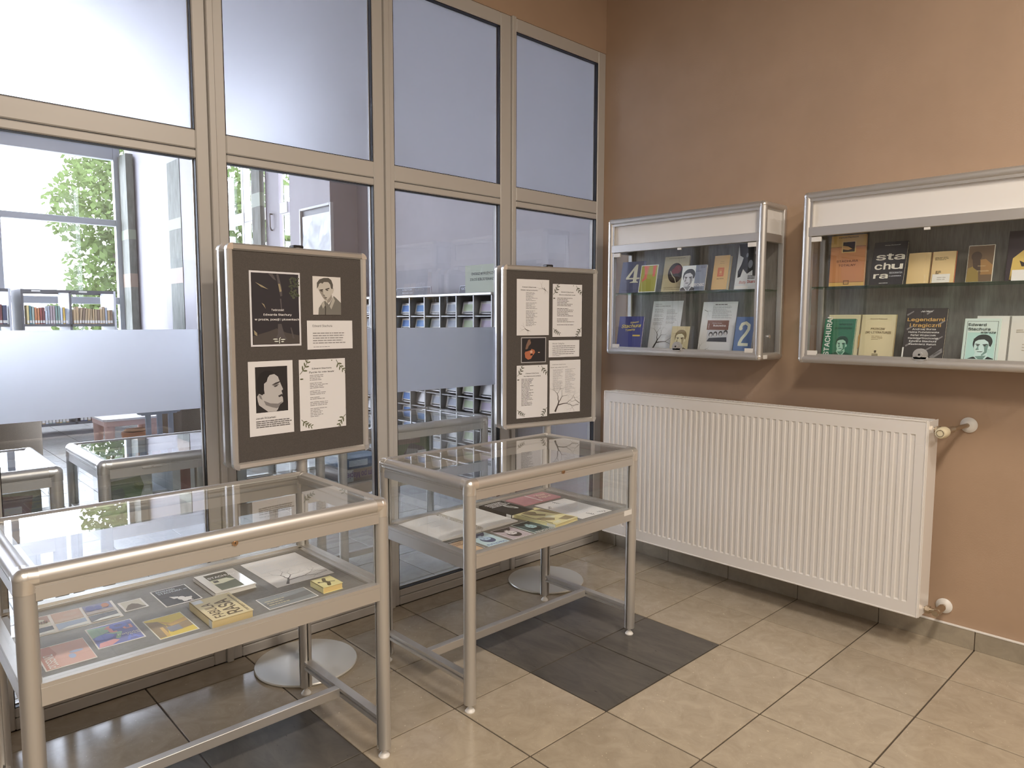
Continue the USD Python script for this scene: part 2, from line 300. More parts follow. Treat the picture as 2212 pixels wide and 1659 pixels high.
# ------------------------------------------------------------------ free-standing table showcases
HX, HY, TOP = .4815, .2725, .878
def showcase(label, loc, lock_u=None, sticker=False, handle=False, group=None):
    t = thing('display_case', label, 'display case', loc=loc, group=group)
    for sx in (-1, 1):
        for sy in (-1, 1):
            prof = Point(0, 0).buffer(.0235, 20)
            ix, iy = -sx, -sy
            for q in (sbox(.012, -.0035, .03, .0035), sbox(.012, -.0105, .0165, .0105)):
                prof = prof.difference(affinity.scale(q, ix, 1, origin=(0, 0))).difference(affinity.rotate(affinity.scale(q, 1, 1, origin=(0, 0)), 90 * iy, origin=(0, 0)))
            part(t, 'leg', extz(prof, .032, TOP - .03).apply_translation([sx * HX, sy * HY, 0]), ALU)
            part(t, 'foot', lathe([(0, 0), (.0185, 0), (.019, .004), (.013, .012), (.007, .015), (.006, .034), (0, .034)], 24).apply_translation([sx * HX, sy * HY, 0]), WHITEP, label='white levelling foot')
            c = (sx * HX, sy * HY, TOP - .0235)
            part(t, 'corner_cap', cat(sph(c, .0247, 3), cyl(c, (c[0], c[1], TOP - .058), .0247), cyl(c, (c[0] - sx * .026, c[1], c[2]), .0243), cyl(c, (c[0], c[1] - sy * .026, c[2]), .0243)), CHROME, label='shiny rounded corner cap')
            k = bx(c[0] - .004, c[0] + .004, c[1] - .004, c[1] + .004, .6, .80)
    rail = unary_union([Point(0, TOP - .0235).buffer(.0235, 20), sbox(-.012, .800, .0165, TOP - .02), sbox(-.030, TOP - .018, 0, TOP - .011)]).difference(sbox(.0145, TOP - .0475, .03, TOP - .0455))
    low = unary_union([sbox(-.014, .545, .017, .600), sbox(-.030, .578, -.014, .594)]).difference(sbox(.0155, .588, .03, .590))
    for sy in (-1, 1):
        for nm, pr in (('top_rail', rail), ('shelf_rail', low)):
            m = extx(pr, -HX + .018, HX - .018).apply_translation([0, HY, 0])
            part(t, nm, m if sy > 0 else mir(m, 1), ALU)
        part(t, 'side_pane', pane(-HX + .01, HX - .01, sy * HY - .0025, sy * HY + .0025, .600, .802), GLASS, False)
    for sx in (-1, 1):
        for nm, pr in (('top_rail', rail), ('shelf_rail', low)):
            m = exty(pr, -HY + .018, HY - .018).apply_translation([HX, 0, 0])
            part(t, nm, m if sx > 0 else mir(m, 0), ALU)
        part(t, 'side_pane', pane(sx * HX - .0025, sx * HX + .0025, -HY + .01, HY - .01, .600, .802), GLASS, False)
        st = unary_union([sbox(-.015, .108, .015, .140)]).difference(sbox(-.02, .119, -.007, .129)).difference(sbox(.007, .119, .02, .129))
        part(t, 'side_stretcher', exty(st, -HY + .02, HY - .02).apply_translation([sx * HX, 0, 0]), ALU)
    part(t, 'cross_stretcher', bx(-HX + .015, HX - .015, -.015, .015, .108, .140, .001), ALU, False)
    part(t, 'top_pane', pane(-HX + .008, HX - .008, -HY + .008, HY - .008, TOP - .011, TOP - .005), GLASS, False)
    part(t, 'shelf', bx(-HX + .014, HX - .014, -HY + .014, HY - .014, .574, .588), GREYSH, False, label='grey display shelf')
    if lock_u is not None:
        y = HY + .0165
        part(t, 'lock', cat(cyl((lock_u, y - .01, .838), (lock_u, y + .004, .838), .0085, 24), cyl((lock_u, y, .838), (lock_u, y + .0055, .838), .0055, 20, .004)), BRASS, label='small round brass lock')
        part(t, 'keyhole', bx(lock_u - .001, lock_u + .001, y + .0052, y + .0058, .835, .841), BLACK, False)
    if sticker: part(t, 'sticker', bx(-HX + .02, -HX + .075, HY + .017, HY + .0175, .575, .598), WHITEP, False, label='small pale label')
    if handle:
        y = HY + .0165
        part(t, 'pull_handle', cat(bx(.265, .302, y, y + .008, .826, .834, .002), bx(.306, .343, y, y + .008, .826, .834, .002)), CHROME, False)
    return t
C1, C2 = (2.819, .739, 0), (1.4725, .727, 0)
showcase('aluminium glass table showcase nearest the camera, holding postcards and a white tree-drawing sheet', C1, 0.0)
showcase('aluminium glass table showcase beside the radiator, holding an open spiral notebook and black book', C2, 0.0, True)
showcase('aluminium display table beyond the glass, with a pull handle and a green game box inside', (2.345, -.545, 0), handle=True, group='display tables behind the partition')
copy('/World/display_case_002', 'display_case', 'aluminium display table beyond the glass at the far left edge of the photo', (3.475, -.545, 0))
copy('/World/display_case_002', 'display_case', 'aluminium display table beyond the glass, standing in front of the index-card rack', (1.255, -.545, 0))

# ------------------------------------------------------------------ wall showcases
def wall_case(label, y0, y1, z0, z1, d, sticker):
    t = thing('wall_showcase', label, 'wall display case', loc=(0, (y0 + y1) / 2, z0))
    H = z1 - z0; W = (y1 - y0) / 2; r = .019
    part(t, 'back_panel', bx(.004, .012, -W + .02, W - .02, .02, H - .02), GREYBK, False, label='grey back panel')
    part(t, 'bottom_panel', bx(.01, d - .02, -W + .02, W - .02, .010, .018), GREYSH, False)
    part(t, 'top_panel', bx(.01, d - .02, -W + .02, W - .02, H - .02, H - .012), FASCIA, False)
    m0, m1 = 1.845 - z0, 1.888 - z0
    for s in (-1, 1):
        part(t, 'front_post', cat(cyl((d - r, s * (W - r), r), (d - r, s * (W - r), H - r), r, 28), bx(d - .032, d - .008, min(s * (W - r), s * (W - .046)), max(s * (W - r), s * (W - .046)), .03, H - .03)), ALU)
        part(t, 'rear_post', bx(.002, .028, s * W - (.03 if s > 0 else 0), s * W + (0 if s > 0 else .03), .02, H - .02, .004), ALU, False)
        for z in (r, H - r):
            part(t, 'side_rail', cyl((.0, s * (W - r), z), (d - r, s * (W - r), z), r, 28), ALU)
            part(t, 'corner_cap', sph((d - r, s * (W - r), z), r * 1.05), CHROME)
        part(t, 'side_bar', bx(.02, d - .02, s * (W - r) - .011, s * (W - r) + .011, m0, m1, .002), ALU, False)
        part(t, 'side_fascia', bx(.02, d - .02, s * (W - r) - .003, s * (W - r) + .003, m1, H - .03), FASCIA, False, label='white side panel')
        part(t, 'side_pane', pane(.02, d - .02, s * (W - r) - .0025, s * (W - r) + .0025, .03, m0), GLASS, False)
        a, b = (0.0015, W - .046) if s > 0 else (-W + .046, -.0015)
        part(t, 'glass_door', pane(d - .014, d - .009, a, b, .036, m0 - .002), GLASS, False)
        e = s * (W - .046)
        for z in (.038, m0 - .026):
            part(t, 'hinge', bx(d - .017, d - .005, min(e, e - s * .045), max(e, e - s * .045), z, z + .022, .001), WHITEP, False)
        part(t, 'shelf_pin', cyl((.19, s * (W - .024), 1.601 - z0), (.19, s * (W - .05), 1.601 - z0), .005, 10), CHROME)
    for nm, z in (('bottom_rail', r), ('top_rail', H - r)):
        q = -1 if z > .3 else 1
        part(t, nm, cat(cyl((d - r, -W + r, z), (d - r, W - r, z), r, 28), bx(d - .03, d - .006, -W + r, W - r, min(z, z + q * .026), max(z, z + q * .026))), ALU)
    part(t, 'middle_bar', bx(d - .03, d - .004, -W + .03, W - .03, m0, m1, .002), ALU, False)
    part(t, 'fascia', bx(d - .026, d - .02, -W + .03, W - .03, m1, H - .03), FASCIA, False, label='white front fascia')
    part(t, 'glass_shelf', pane(.014, .205, -W + .026, W - .026, 1.604 - z0, 1.610 - z0), SHELFG, False, label='green-edged glass shelf')
    part(t, 'door_clip', bx(d - .016, d - .006, -.012, .012, m0 - .012, m0 - .001, .001), WHITEP, False)
    part(t, 'lock', cat(bx(d - .018, d - .002, -.03, .03, .036, .05, .003), cyl((d - .018, 0, .056), (d - .002, 0, .056), .028, 28), cyl((d - .004, 0, .058), (d + .007, 0, .058), .012, 24)), mat('grey_lock_plate', (.46, .46, .46), .4, .3), label='grey rounded lock plate')
    part(t, 'keyhole', cyl((d + .0068, 0, .058), (d + .0078, 0, .058), .0045, 12), BLACK)
    part(t, 'side_knob', cyl((d * .55, W - r, .12), (d * .55, W - r + .012, .12), .009, 16), CHROME)
    if sticker: part(t, 'sticker', bx(d - .07, d - .03, W - .0005, W + .0005, .008, .028), WHITEP, False)
    return t
wall_case('small wall showcase near the corner, white fascia, holding the number 4 and number 2 books', .219, 1.209, 1.250, 2.042, .233, True)
wall_case('larger wall showcase cut by the right edge of the photo, white fascia and green-edged shelf', 1.395, 2.465, 1.250, 2.052, .233, False)

# ------------------------------------------------------------------ poster stands
def stand(label, loc, yaw):
    t = thing('poster_stand', label, 'poster stand', loc=loc, rz=-yaw)
    part(t, 'base_disc', lathe([(0, 0), (.203, 0), (.208, .003), (.210, .008), (.207, .012), (0, .012)], 96), DISC)
    part(t, 'pole', cyl((0, 0, .012), (0, 0, 1.735), .0225, 28), ALU)
    part(t, 'pole_cap', bx(-.022, .022, -.02, .02, 1.733, 1.746, .004), BLACKP, False, label='black pole cap')
    W, za, zb = .31, .880, 1.732
    for s in (1, -1):
        def fy(m): return m if s > 0 else mir(m, 1)
        part(t, 'panel', fy(bx(-W + .01, W - .01, .024, .0305, za + .01, zb - .01)), BOARD, False, label='dark brown-grey panel')
        pr = Polygon([(0, .022), (.026, .022), (.026, .034), (.020, .041), (.006, .043), (.0, .038)])      # across the rail, depth
        for z, up in ((zb, True), (za, False)):
            g = affinity.scale(pr, 1, 1); P = [((c[1]), (zb - c[0]) if up else (za + c[0])) for c in pr.exterior.coords]
            part(t, 'frame_rail', fy(extx(Polygon(P), -W + .022, W - .022)), ALU, False)
        for x in (-1, 1):
            P = Polygon([(x * (W - c[0]), c[1]) for c in pr.exterior.coords])
            part(t, 'frame_rail', fy(extz(P, za + .022, zb - .022)), ALU, False)
            for z in (-1, 1):
                zz = (zb - .024) if z > 0 else (za + .024)
                g = Point(0, 0).buffer(.0245, 16).intersection(sbox(0, 0, 1, 1)); g = affinity.scale(g, x, z, origin=(0, 0))
                part(t, 'corner_cap', fy(exty(g, .0215, .0432).apply_translation([x * (W - .024), 0, zz])), CHROME)
    return t
B1, YAW1, B2, YAW2 = (2.22, .241, 0), -.072, (.785, .265, 0), .186
stand('left poster stand on a white disc base, with the dark forest poster', B1, YAW1)
stand('poster stand near the corner, with poem sheets and a guitarist picture', B2, YAW2)

# ------------------------------------------------------------------ printed things: sheets, cards, books
TXT = {}
def text2(s, bold=True):
    if (s, bold) not in TXT:
        m = meshkit.text_mesh(s, 1.0, 0.1, bold); v = m.vertices
        f = m.faces[(v[m.faces][:, :, 2] > .05).all(1)]
        u, inv = np.unique(f.ravel(), return_inverse=True)
        TXT[(s, bold)] = (v[u][:, :2], inv.reshape(-1, 3))
    return TXT[(s, bold)]
def tri2(g):
    V, F, n = [], [], 0
    for q in polys(g):
        v, f = trimesh.creation.triangulate_polygon(q, engine='earcut'); v = np.asarray(v)[:, :2]; f = np.asarray(f)
        p, q_ = v[f[:, 1]] - v[f[:, 0]], v[f[:, 2]] - v[f[:, 0]]; a = p[:, 0] * q_[:, 1] - p[:, 1] * q_[:, 0]; f[a < 0] = f[a < 0][:, ::-1]
        V.append(v); F.append(f + n); n += len(v)
    return (np.vstack(V), np.vstack(F)) if V else None
PAPER, PAPERG = (212, 200, 190), (228, 224, 216)
class Item:
    """A flat printed thing. Local frame: u right, v up, n out of the face; origin at the middle of the bottom edge."""
    def __init__(s, name, label, cat_, M, w, h, t=.0006, col=PAPER, group=None, book=False, spine=None, pages=(214, 196, 160), rough=.55):
        s.w, s.h, s.t, s.k = w, h, t, 0
        s.p = thing(name, label, cat_, M=M, group=group)
        if book:
            c = .0012
            part(s.p, 'cover', cat(bx(-w / 2, w / 2, 0, h, t - c, t), bx(-w / 2, w / 2, 0, h, 0, c), bx(-w / 2, -w / 2 + c, 0, h, 0, t)), ink(*col, rough), False)
            part(s.p, 'page_block', bx(-w / 2 + c, w / 2 - .002, .002, h - .002, c, t - c), ink(*pages), False)
            if spine: part(s.p, 'spine_label', bx(-w / 2 - .0003, -w / 2 + .0002, h * spine[0], h * spine[1], .001, t - .001), ink(*spine[2]), False)
        else: part(s.p, 'sheet', bx(-w / 2, w / 2, 0, h, 0, t), ink(*col, rough), False)
    def X(s, x): return (x - .5) * s.w
    def Y(s, y): return (1 - y) * s.h
    def poly(s, *P): return Polygon([(s.X(x), s.Y(y)) for x, y in P]).buffer(0)
    def rect(s, x0, y0, x1, y1): return sbox(s.X(x0), s.Y(y1), s.X(x1), s.Y(y0))
    def ell(s, x, y, rx, ry): return affinity.scale(Point(s.X(x), s.Y(y)).buffer(1, 12), rx * s.w, ry * s.h)
    def line(s, P, wd): return LineString([(s.X(x), s.Y(y)) for x, y in P]).buffer(wd * s.w / 2, 3)
    def frame(s, x0, y0, x1, y1, d): return s.rect(x0, y0, x1, y1).difference(s.rect(x0 + d, y0 + d * s.w / s.h, x1 - d, y1 - d * s.w / s.h))
    def text(s, t, x, y, hh, al='l', mw=None, bold=True, slant=0.0, rot=0.0, sx=1.0):
        """hh: capital height as a share of the sheet's height; mw: width as a share of its width"""
        V, F = text2(t, bold); V = V.copy(); k = hh * s.h; V = V * k
        V[:, 0] -= V[:, 0].min(); V[:, 0] *= sx
        if mw: V[:, 0] *= mw * s.w / V[:, 0].max()
        V[:, 0] += slant * V[:, 1]; wd = V[:, 0].max()
        V[:, 0] -= {'l': 0, 'c': wd / 2, 'r': wd}[al]
        if rot: c, q = math.cos(rot), math.sin(rot); V = np.c_[c * V[:, 0] - q * V[:, 1], q * V[:, 0] + c * V[:, 1]]
        return (V + [s.X(x), s.Y(y)], F)
    def para(s, x0, y0, x1, n, dy, seed=1, fill=.45, rag=.35, skip=()):
        r = random.Random(seed); V, F = [], []
        for i in range(n):
            y = y0 + dy * i
            if i in skip: continue
            x, end = x0, x1 - rag * (x1 - x0) * r.random()
            while x < end:
                e = min(end, x + (.03 + .09 * r.random())); k = len(V)
                V += [(s.X(x), s.Y(y + dy * fill)), (s.X(e), s.Y(y + dy * fill)), (s.X(e), s.Y(y)), (s.X(x), s.Y(y))]; F += [(k, k + 1, k + 2), (k, k + 2, k + 3)]
                x = e + .012
        return (np.array(V), np.array(F)) if V else Polygon()
    def ink(s, nm, c, *shapes, label=None, rough=.55):
        flat = [q for g in shapes for q in (g if isinstance(g, list) else [g])]
        if flat and not any(isinstance(q, tuple) for q in flat):
            P = [p for q in flat for p in polys(q)]
            if 1 < len(P) <= 6:
                for i, p in enumerate(P): s.ink(nm, c, p, label=label, rough=rough); s.k -= (i < len(P) - 1) and .6
                return
        s.k += 1; V, F, n = [], [], 0
        for g in shapes:
            for q in (g if isinstance(g, list) else [g]):
                r = q if isinstance(q, tuple) else tri2(q)
                if r is None: continue
                V.append(r[0]); F.append(r[1] + n); n += len(r[0])
        if not V: return
        V, F = np.vstack(V), np.vstack(F)
        m = trimesh.Trimesh(np.c_[V, np.full(len(V), s.t + .00016 * s.k)], F, process=False)
        part(s.p, nm, m, ink(*c, rough), False, label)
def sprig(it, x, y, ang, L, n=5, lw=.016, seed=0, leaf=.07):
    """A stem with leaves; ang in degrees on the sheet, L and leaf as shares of the width."""
    r = random.Random(seed); w = it.w; out = []; a = math.radians(ang); cx, cy_ = it.X(x), it.Y(y); P = [(cx, cy_)]
    for i in range(n):
        a += math.radians(8); cx += math.cos(a) * L * w / n; cy_ += math.sin(a) * L * w / n; P.append((cx, cy_))
        for sd in (-1, 1):
            b = a + sd * math.radians(48); l = leaf * w * (1 - .09 * i)
            e = affinity.translate(affinity.rotate(affinity.scale(Point(0, 0).buffer(.5, 6), l, l * .32), math.degrees(b)), cx + math.cos(b) * l * .55, cy_ + math.sin(b) * l * .55); out.append(e)
    out.append(LineString(P).buffer(lw * w / 3, 2))
    return unary_union(out).intersection(sbox(-it.w / 2, 0, it.w / 2, it.h))
def tree(it, x, y, ang, L, wd, depth=5, seed=3, spread=28):
    """Bare branches, drawn as tapering strips."""
    r = random.Random(seed); out = []
    def go(px, py, a, l, w_, d):
        for k in range(3):
            a2 = a + math.radians(r.uniform(-14, 14)); qx, qy = px + math.cos(a2) * l / 3, py + math.sin(a2) * l / 3
            nx, ny = -math.sin(a2), math.cos(a2); w2 = w_ * .85
            out.append(Polygon([(px + nx * w_ / 2, py + ny * w_ / 2), (px - nx * w_ / 2, py - ny * w_ / 2), (qx - nx * w2 / 2, qy - ny * w2 / 2), (qx + nx * w2 / 2, qy + ny * w2 / 2)]))
            px, py, w_ = qx, qy, w2
        if d > 0:
            for sd in (-1, 1): go(px, py, a + sd * math.radians(spread + r.uniform(-9, 14)), l * r.uniform(.62, .82), w_ * .68, d - 1)
    go(it.X(x), it.Y(y), math.radians(ang), L * it.w, wd * it.w, depth)
    return unary_union([p for p in out if p.is_valid]).intersection(sbox(-it.w / 2, 0, it.w / 2, it.h))
def face(it, x, y, sc, hair, skin, shade, dark, coat, turn=0.12, bg=None, asp=None):
    """A small printed head and shoulders, centred on x, y (share of the sheet), sc = head height as a share of the sheet's height."""
    k = (it.h / it.w) * sc
    def P(*q): return it.poly(*[(x + a * k, y + b * sc) for a, b in q])
    def E(a, b, rx, ry): return it.ell(x + a * k, y + b * sc, rx * k, ry * sc)
    box = it.rect(0.02, 0.02, .98, .985) if bg is None else bg
    clip = lambda g: g.intersection(box)
    t = turn
    it.ink('printed_coat', coat, clip(P((-.95, 1.35), (-.85, .80), (-.35, .58), (.35, .56), (.85, .78), (1.0, 1.35))))
    it.ink('printed_collar', skin, clip(P((-.30, .55), (-.22, .2), (.26, .2), (.30, .55), (.05, .92))))
    it.ink('printed_hair', hair, clip(unary_union([E(.02, -.12, .41, .46), E(.1, -.2, .36, .38)])))
    it.ink('printed_face', skin, clip(unary_union([E(0, .06, .325, .42), P((-.31, -.12), (-.24, -.36), (.24, -.34), (.33, -.05), (.25, .35), (.05, .52), (-.12, .52), (-.28, .3)), E(.35, .1, .05, .1)])))
    it.ink('printed_fringe', hair, clip(P((-.36, -.05), (-.36, -.35), (-.1, -.55), (.25, -.52), (.40, -.2), (.36, .04), (.28, -.2), (.1, -.33), (-.15, -.3), (-.28, -.22))))
    it.ink('printed_shading', shade, clip(unary_union([P((.10, -.05), (.31, -.1), (.26, .34), (.06, .52), (.02, .47), (.16, .3)), P((-.06 - t, -.02), (-.15 - t, .2), (-.02 - t, .22)), P((-.24, .55), (.24, .50), (.05, .8))])))
    it.ink('printed_features', dark, clip(unary_union([P((-.26, -.10), (-.07, -.07), (-.07, -.035), (-.26, -.06)), P((.05, -.07), (.25, -.10), (.25, -.06), (.05, -.035)), E(-.16, -.005, .06, .026), E(.14, -.005, .06, .026), P((-.14 - t * .4, .30), (.12 - t * .4, .29), (.06 - t * .4, .325), (-.1 - t * .4, .325)), E(-.12 - t, .2, .035, .014)])))

# placing frames
def on_board(base, yaw, s0, s1, z0, off=.0312):
    n = np.array([math.sin(yaw), math.cos(yaw), 0]); r = np.array([-math.cos(yaw), math.sin(yaw), 0])
    o = np.array(base) * [1, 1, 0] + n * off + r * (s0 + s1) / 2 + [0, 0, z0]
    M = np.eye(4); M[:3, 0], M[:3, 1], M[:3, 2], M[:3, 3] = r, [0, 0, 1], n, o; return M
def on_shelf(cx, cy_, h, ang=180.0, z=.5882):
    a = math.radians(ang); u = np.array([math.cos(a), math.sin(a), 0]); v = np.array([-u[1], u[0], 0])
    M = np.eye(4); M[:3, 0], M[:3, 1], M[:3, 2], M[:3, 3] = u, v, [0, 0, 1], np.array([cx, cy_, z]) - v * h / 2; return M
def leaning(x, y0, y1, z, th=.2, yaw=0.0):
    c, s = math.cos(yaw), math.sin(yaw)
    R = np.array([[c, -s, 0], [s, c, 0], [0, 0, 1]])
    M = np.eye(4); M[:3, 0] = R @ [0, 1, 0]; M[:3, 1] = R @ [-math.sin(th), 0, math.cos(th)]; M[:3, 2] = R @ [math.cos(th), 0, math.sin(th)]; M[:3, 3] = [x, (y0 + y1) / 2, z]; return M
def prop(it, M, th=.2):
    h = it.h * .55; Mi = np.linalg.inv(M); top = np.array([0, h, -.001]); wt = (M @ [0, h, -.001, 1])[:3]
    ft = wt.copy(); ft[0] -= min(.018, wt[0] - .022); ft[2] = M[2, 3] + .002
    part(it.p, 'easel_strut', cyl(top, (Mi @ [*ft, 1])[:3], .0018, 8), CHROME)

# ---- left poster stand
DK = (70, 62, 58); BODY = (140, 130, 124)
M = on_board(B1, YAW1, -.222, -.007, 1.346)
it = Item('poster', 'tall dark poster of tree roots in a night forest with white title lettering', 'poster', M, .215, .289, col=(208, 198, 192))
it.ink('night_picture', (44, 38, 42), it.rect(.035, .025, .965, .975))
it.ink('foliage_print', (78, 80, 58), [it.ell(.78 + .19 * random.Random(i).random(), .06 + .26 * random.Random(i + 50).random(), .02, .012) for i in range(40)] + [it.ell(.80 + .03 * i, .28 + .03 * (i % 3), .03, .018) for i in range(5)])
it.ink('soil_print', (72, 62, 56), it.poly((.04, .86), (.35, .80), (.5, .76), (.7, .82), (.96, .86), (.96, .97), (.04, .97)))
it.ink('bark_print', (82, 72, 70), it.poly((.36, .03), (.45, .03), (.52, .12), (.46, .1)), it.poly((.52, .03), (.56, .03), (.62, .2), (.63, .32), (.59, .33), (.55, .16)), it.poly((.58, .36), (.61, .36), (.62, .52), (.60, .52)), it.poly((.53, .7), (.60, .7), (.66, .86), (.72, .92), (.55, .88), (.45, .93), (.52, .84)), it.poly((.78, .75), (.8, .75), (.86, .9), (.82, .9)))
it.ink('bright_bark_print', (150, 130, 96), it.poly((.55, .16), (.59, .16), (.62, .26), (.58, .27)), it.poly((.11, .15), (.24, .19), (.36, .24), (.22, .21)), it.poly((.22, .42), (.27, .44), (.3, .5), (.26, .46)), it.poly((.06, .78), (.12, .82), (.12, .86), (.07, .84)))
it.ink('title_lettering', (232, 228, 226), it.text('Twórczość', .53, .525, .026, 'c'), it.text('Edwarda Stachury', .53, .588, .026, 'c', .56), it.text('w prozie, poezji i piosenkach', .52, .652, .026, 'c', .88))
it.ink('flower_print', (206, 200, 180), it.line([(.55, .96), (.55, .90), (.57, .885)], .015), it.ell(.47, .905, .05, .008), it.ell(.62, .91, .05, .008), it.ell(.49, .935, .045, .008), it.ell(.61, .94, .03, .008))
M = on_board(B1, YAW1, .050, .183, 1.470)
it = Item('portrait_photo', 'sepia portrait of a person in a collared jacket, top right on the left stand', 'photo', M, .133, .156, col=(206, 192, 178))
it.ink('printed_coat', (112, 104, 92), it.poly((.18, 1), (.2, .83), (.34, .67), (.46, .62), (.56, .74), (.74, .5), (.82, .55), (1, .68), (1, 1)))
it.ink('printed_hair', (84, 76, 66), it.poly((.15, .33), (.15, .17), (.24, .08), (.40, .035), (.56, .03), (.66, .08), (.72, .2), (.71, .33), (.64, .30), (.5, .2), (.3, .2), (.2, .26)))
it.ink('printed_face', (182, 168, 150), it.poly((.18, .31), (.22, .2), (.29, .165), (.34, .19), (.4, .14), (.55, .14), (.62, .2), (.65, .31), (.68, .33), (.74, .28), (.75, .34), (.71, .43), (.66, .45), (.68, .56), (.6, .66), (.5, .7), (.42, .63), (.34, .53), (.24, .40)))
it.ink('printed_shading', (142, 128, 112), it.poly((.2, .33), (.24, .4), (.34, .53), (.42, .60), (.5, .62), (.42, .5), (.37, .47), (.36, .37), (.28, .36)), it.poly((.5, .62), (.62, .52), (.66, .45), (.68, .56), (.6, .66), (.5, .7)))
it.ink('printed_features', (66, 58, 50), it.poly((.24, .345), (.36, .33), (.36, .355), (.25, .37)), it.poly((.44, .325), (.58, .29), (.59, .315), (.45, .35)), it.ell(.31, .38, .035, .013), it.ell(.51, .355, .04, .013), it.poly((.36, .47), (.43, .49), (.38, .50)), it.poly((.37, .555), (.5, .535), (.47, .565)), it.line([(.4, .7), (.44, .82), (.43, 1)], .03))
it.ink('printed_collar', (168, 156, 138), it.poly((.29, .74), (.38, .63), (.42, .76), (.34, .84)), it.poly((.58, .78), (.72, .52), (.78, .62), (.7, .76), (.64, .86)))
M = on_board(B1, YAW1, .020, .238, 1.328)
it = Item('text_sheet', 'white landscape card with a short biography, below the sepia portrait', 'printed sheet', M, .218, .118)
it.ink('heading_lettering', DK, it.text('Edward Stachura', .12, .22, .075, 'l', .42, bold=False))
it.ink('body_lines', BODY, it.para(.12, .42, .84, 5, .085, 3, .4, .12), it.para(.13, .90, .48, 1, .05, 4, .4, 0))
M = on_board(B1, YAW1, -.237, -.049, 1.000)
it = Item('portrait_sheet', 'white sheet with a black and white side-face photo, lower left on the left stand', 'printed sheet', M, .188, .289)
it.ink('dark_photo', (40, 34, 33), it.rect(.15, .075, .87, .69))
q = lambda *P: it.poly(*[(.15 + .72 * a, .075 + .615 * b) for a, b in P])
it.ink('printed_face', (176, 164, 154), q((.25, .57), (.24, .46), (.25, .36), (.34, .32), (.37, .23), (.42, .18), (.57, .16), (.70, .23), (.78, .39), (.856, .52), (.80, .55), (.835, .625), (.80, .66), (.84, .70), (.85, .80), (.75, .85), (.70, .91), (.67, .96), (.62, .995), (.37, .995), (.09, .83), (.06, .75), (.04, .64), (.1, .58), (.2, .62)))
it.ink('printed_hair', (28, 24, 24), q((.06, .57), (.04, .3), (.14, .14), (.32, .08), (.52, .1), (.60, .165), (.44, .185), (.38, .24), (.345, .325), (.26, .37), (.255, .5), (.27, .59), (.21, .60), (.15, .56)))
it.ink('printed_shading', (122, 112, 106), q((.5, .40), (.64, .37), (.74, .40), (.60, .46)), q((.24, .74), (.44, .81), (.68, .83), (.84, .78), (.75, .85), (.70, .91), (.64, .93), (.5, .90), (.3, .84)), q((.08, .6), (.16, .62), (.2, .72), (.12, .68)))
it.ink('printed_features', (58, 50, 48), q((.50, .405), (.62, .36), (.77, .33), (.74, .365), (.60, .40)), q((.69, .655), (.825, .615), (.80, .668), (.72, .69)), q((.57, .435), (.68, .41), (.67, .44), (.59, .455)))
it.ink('name_lettering', DK, it.text('Jacek Różański', .14, .775, .024, 'l', .44, bold=False))
it.ink('body_lines', (100, 92, 88), it.para(.14, .80, .97, 4, .026, 6, .45, .12))
def poem(board, yaw, box, label, t1, t2, leaf, n, skip, seed, x0=.22, x1=.62, y0=.2, dy=.022, tx=.48, ty=.14, th=.02, corner='leaf', bl=BODY):
    s0, s1, z0, z1 = box
    it = Item('poem_sheet', label, 'printed sheet', on_board(board, yaw, s0, s1, z0), s1 - s0, z1 - z0)
    it.ink('title_lettering', DK, it.text(t1, tx, ty, th, 'c', .42), it.text(t2, tx, ty + .052, th, 'c', min(.55, .032 * len(t2))))
    it.ink('body_lines', bl, it.para(x0, y0, x1, n, dy, seed, .4, .55, skip))
    if corner == 'leaf':
        it.ink('leaf_print', leaf, sprig(it, .02, .2, 38, .42, 5, seed=1, leaf=.09), sprig(it, .80, .02, 292, .3, 4, seed=2, leaf=.085), sprig(it, .99, .83, 215, .36, 5, seed=3, leaf=.085), sprig(it, .03, .84, 305, .24, 4, seed=4, leaf=.075), it.ell(.05, .27, .035, .01), it.ell(.7, .025, .012, .008))
    elif corner == 'twig':
        it.ink('twig_print', leaf, tree(it, .9, .19, 150, .12, .014, 3, 5), tree(it, .84, .14, 300, .08, .012, 3, 8), tree(it, .38, .92, 150, .13, .014, 3, 6), tree(it, .25, .88, 330, .09, .012, 3, 9))
    return it
poem(B1, YAW1, (-.021, .198, .998, 1.288), 'poem sheet with green leaf sprigs in its corners, lower right on the left stand', 'Edward Stachura', 'Życie to nie teatr', (92, 92, 58), 27, (4, 9, 13, 16, 20), 11, y0=.22, dy=.0225)
# ---- right poster stand
poem(B2, YAW2, (-.221, -.015, 1.370, 1.663), 'poem sheet with two thin twig drawings, upper left on the stand near the corner', 'Edward Stachura', 'Białe lokomotywy', (84, 72, 64), 30, (8, 15), 12, x0=.28, x1=.64, y0=.23, dy=.0205, tx=.38, ty=.15, corner='twig')
poem(B2, YAW2, (.009, .208, 1.360, 1.644), 'poem sheet with dark leaf sprigs, upper right on the stand near the corner', 'Edward Stachura', 'Nie brooklyński most', (84, 80, 62), 19, (6, 13, 17), 13, x0=.15, x1=.76, y0=.26, dy=.028, tx=.49, ty=.16, bl=(118, 106, 100))
s = (-.193, -.033, 1.225, 1.360)
it = Item('guitarist_picture', 'small dark picture of a guitarist in a cap with an orange guitar', 'photo', on_board(B2, YAW2, s[0], s[1], s[2]), .160, .135, col=(170, 158, 150))
it.ink('dark_ground', (40, 34, 35), it.rect(.03, .035, .97, .965))
it.ink('guitar_print', (178, 92, 50), it.poly((.14, .62), (.2, .52), (.32, .5), (.42, .46), (.53, .5), (.56, .6), (.5, .68), (.46, .72), (.40, .84), (.28, .88), (.17, .8)))
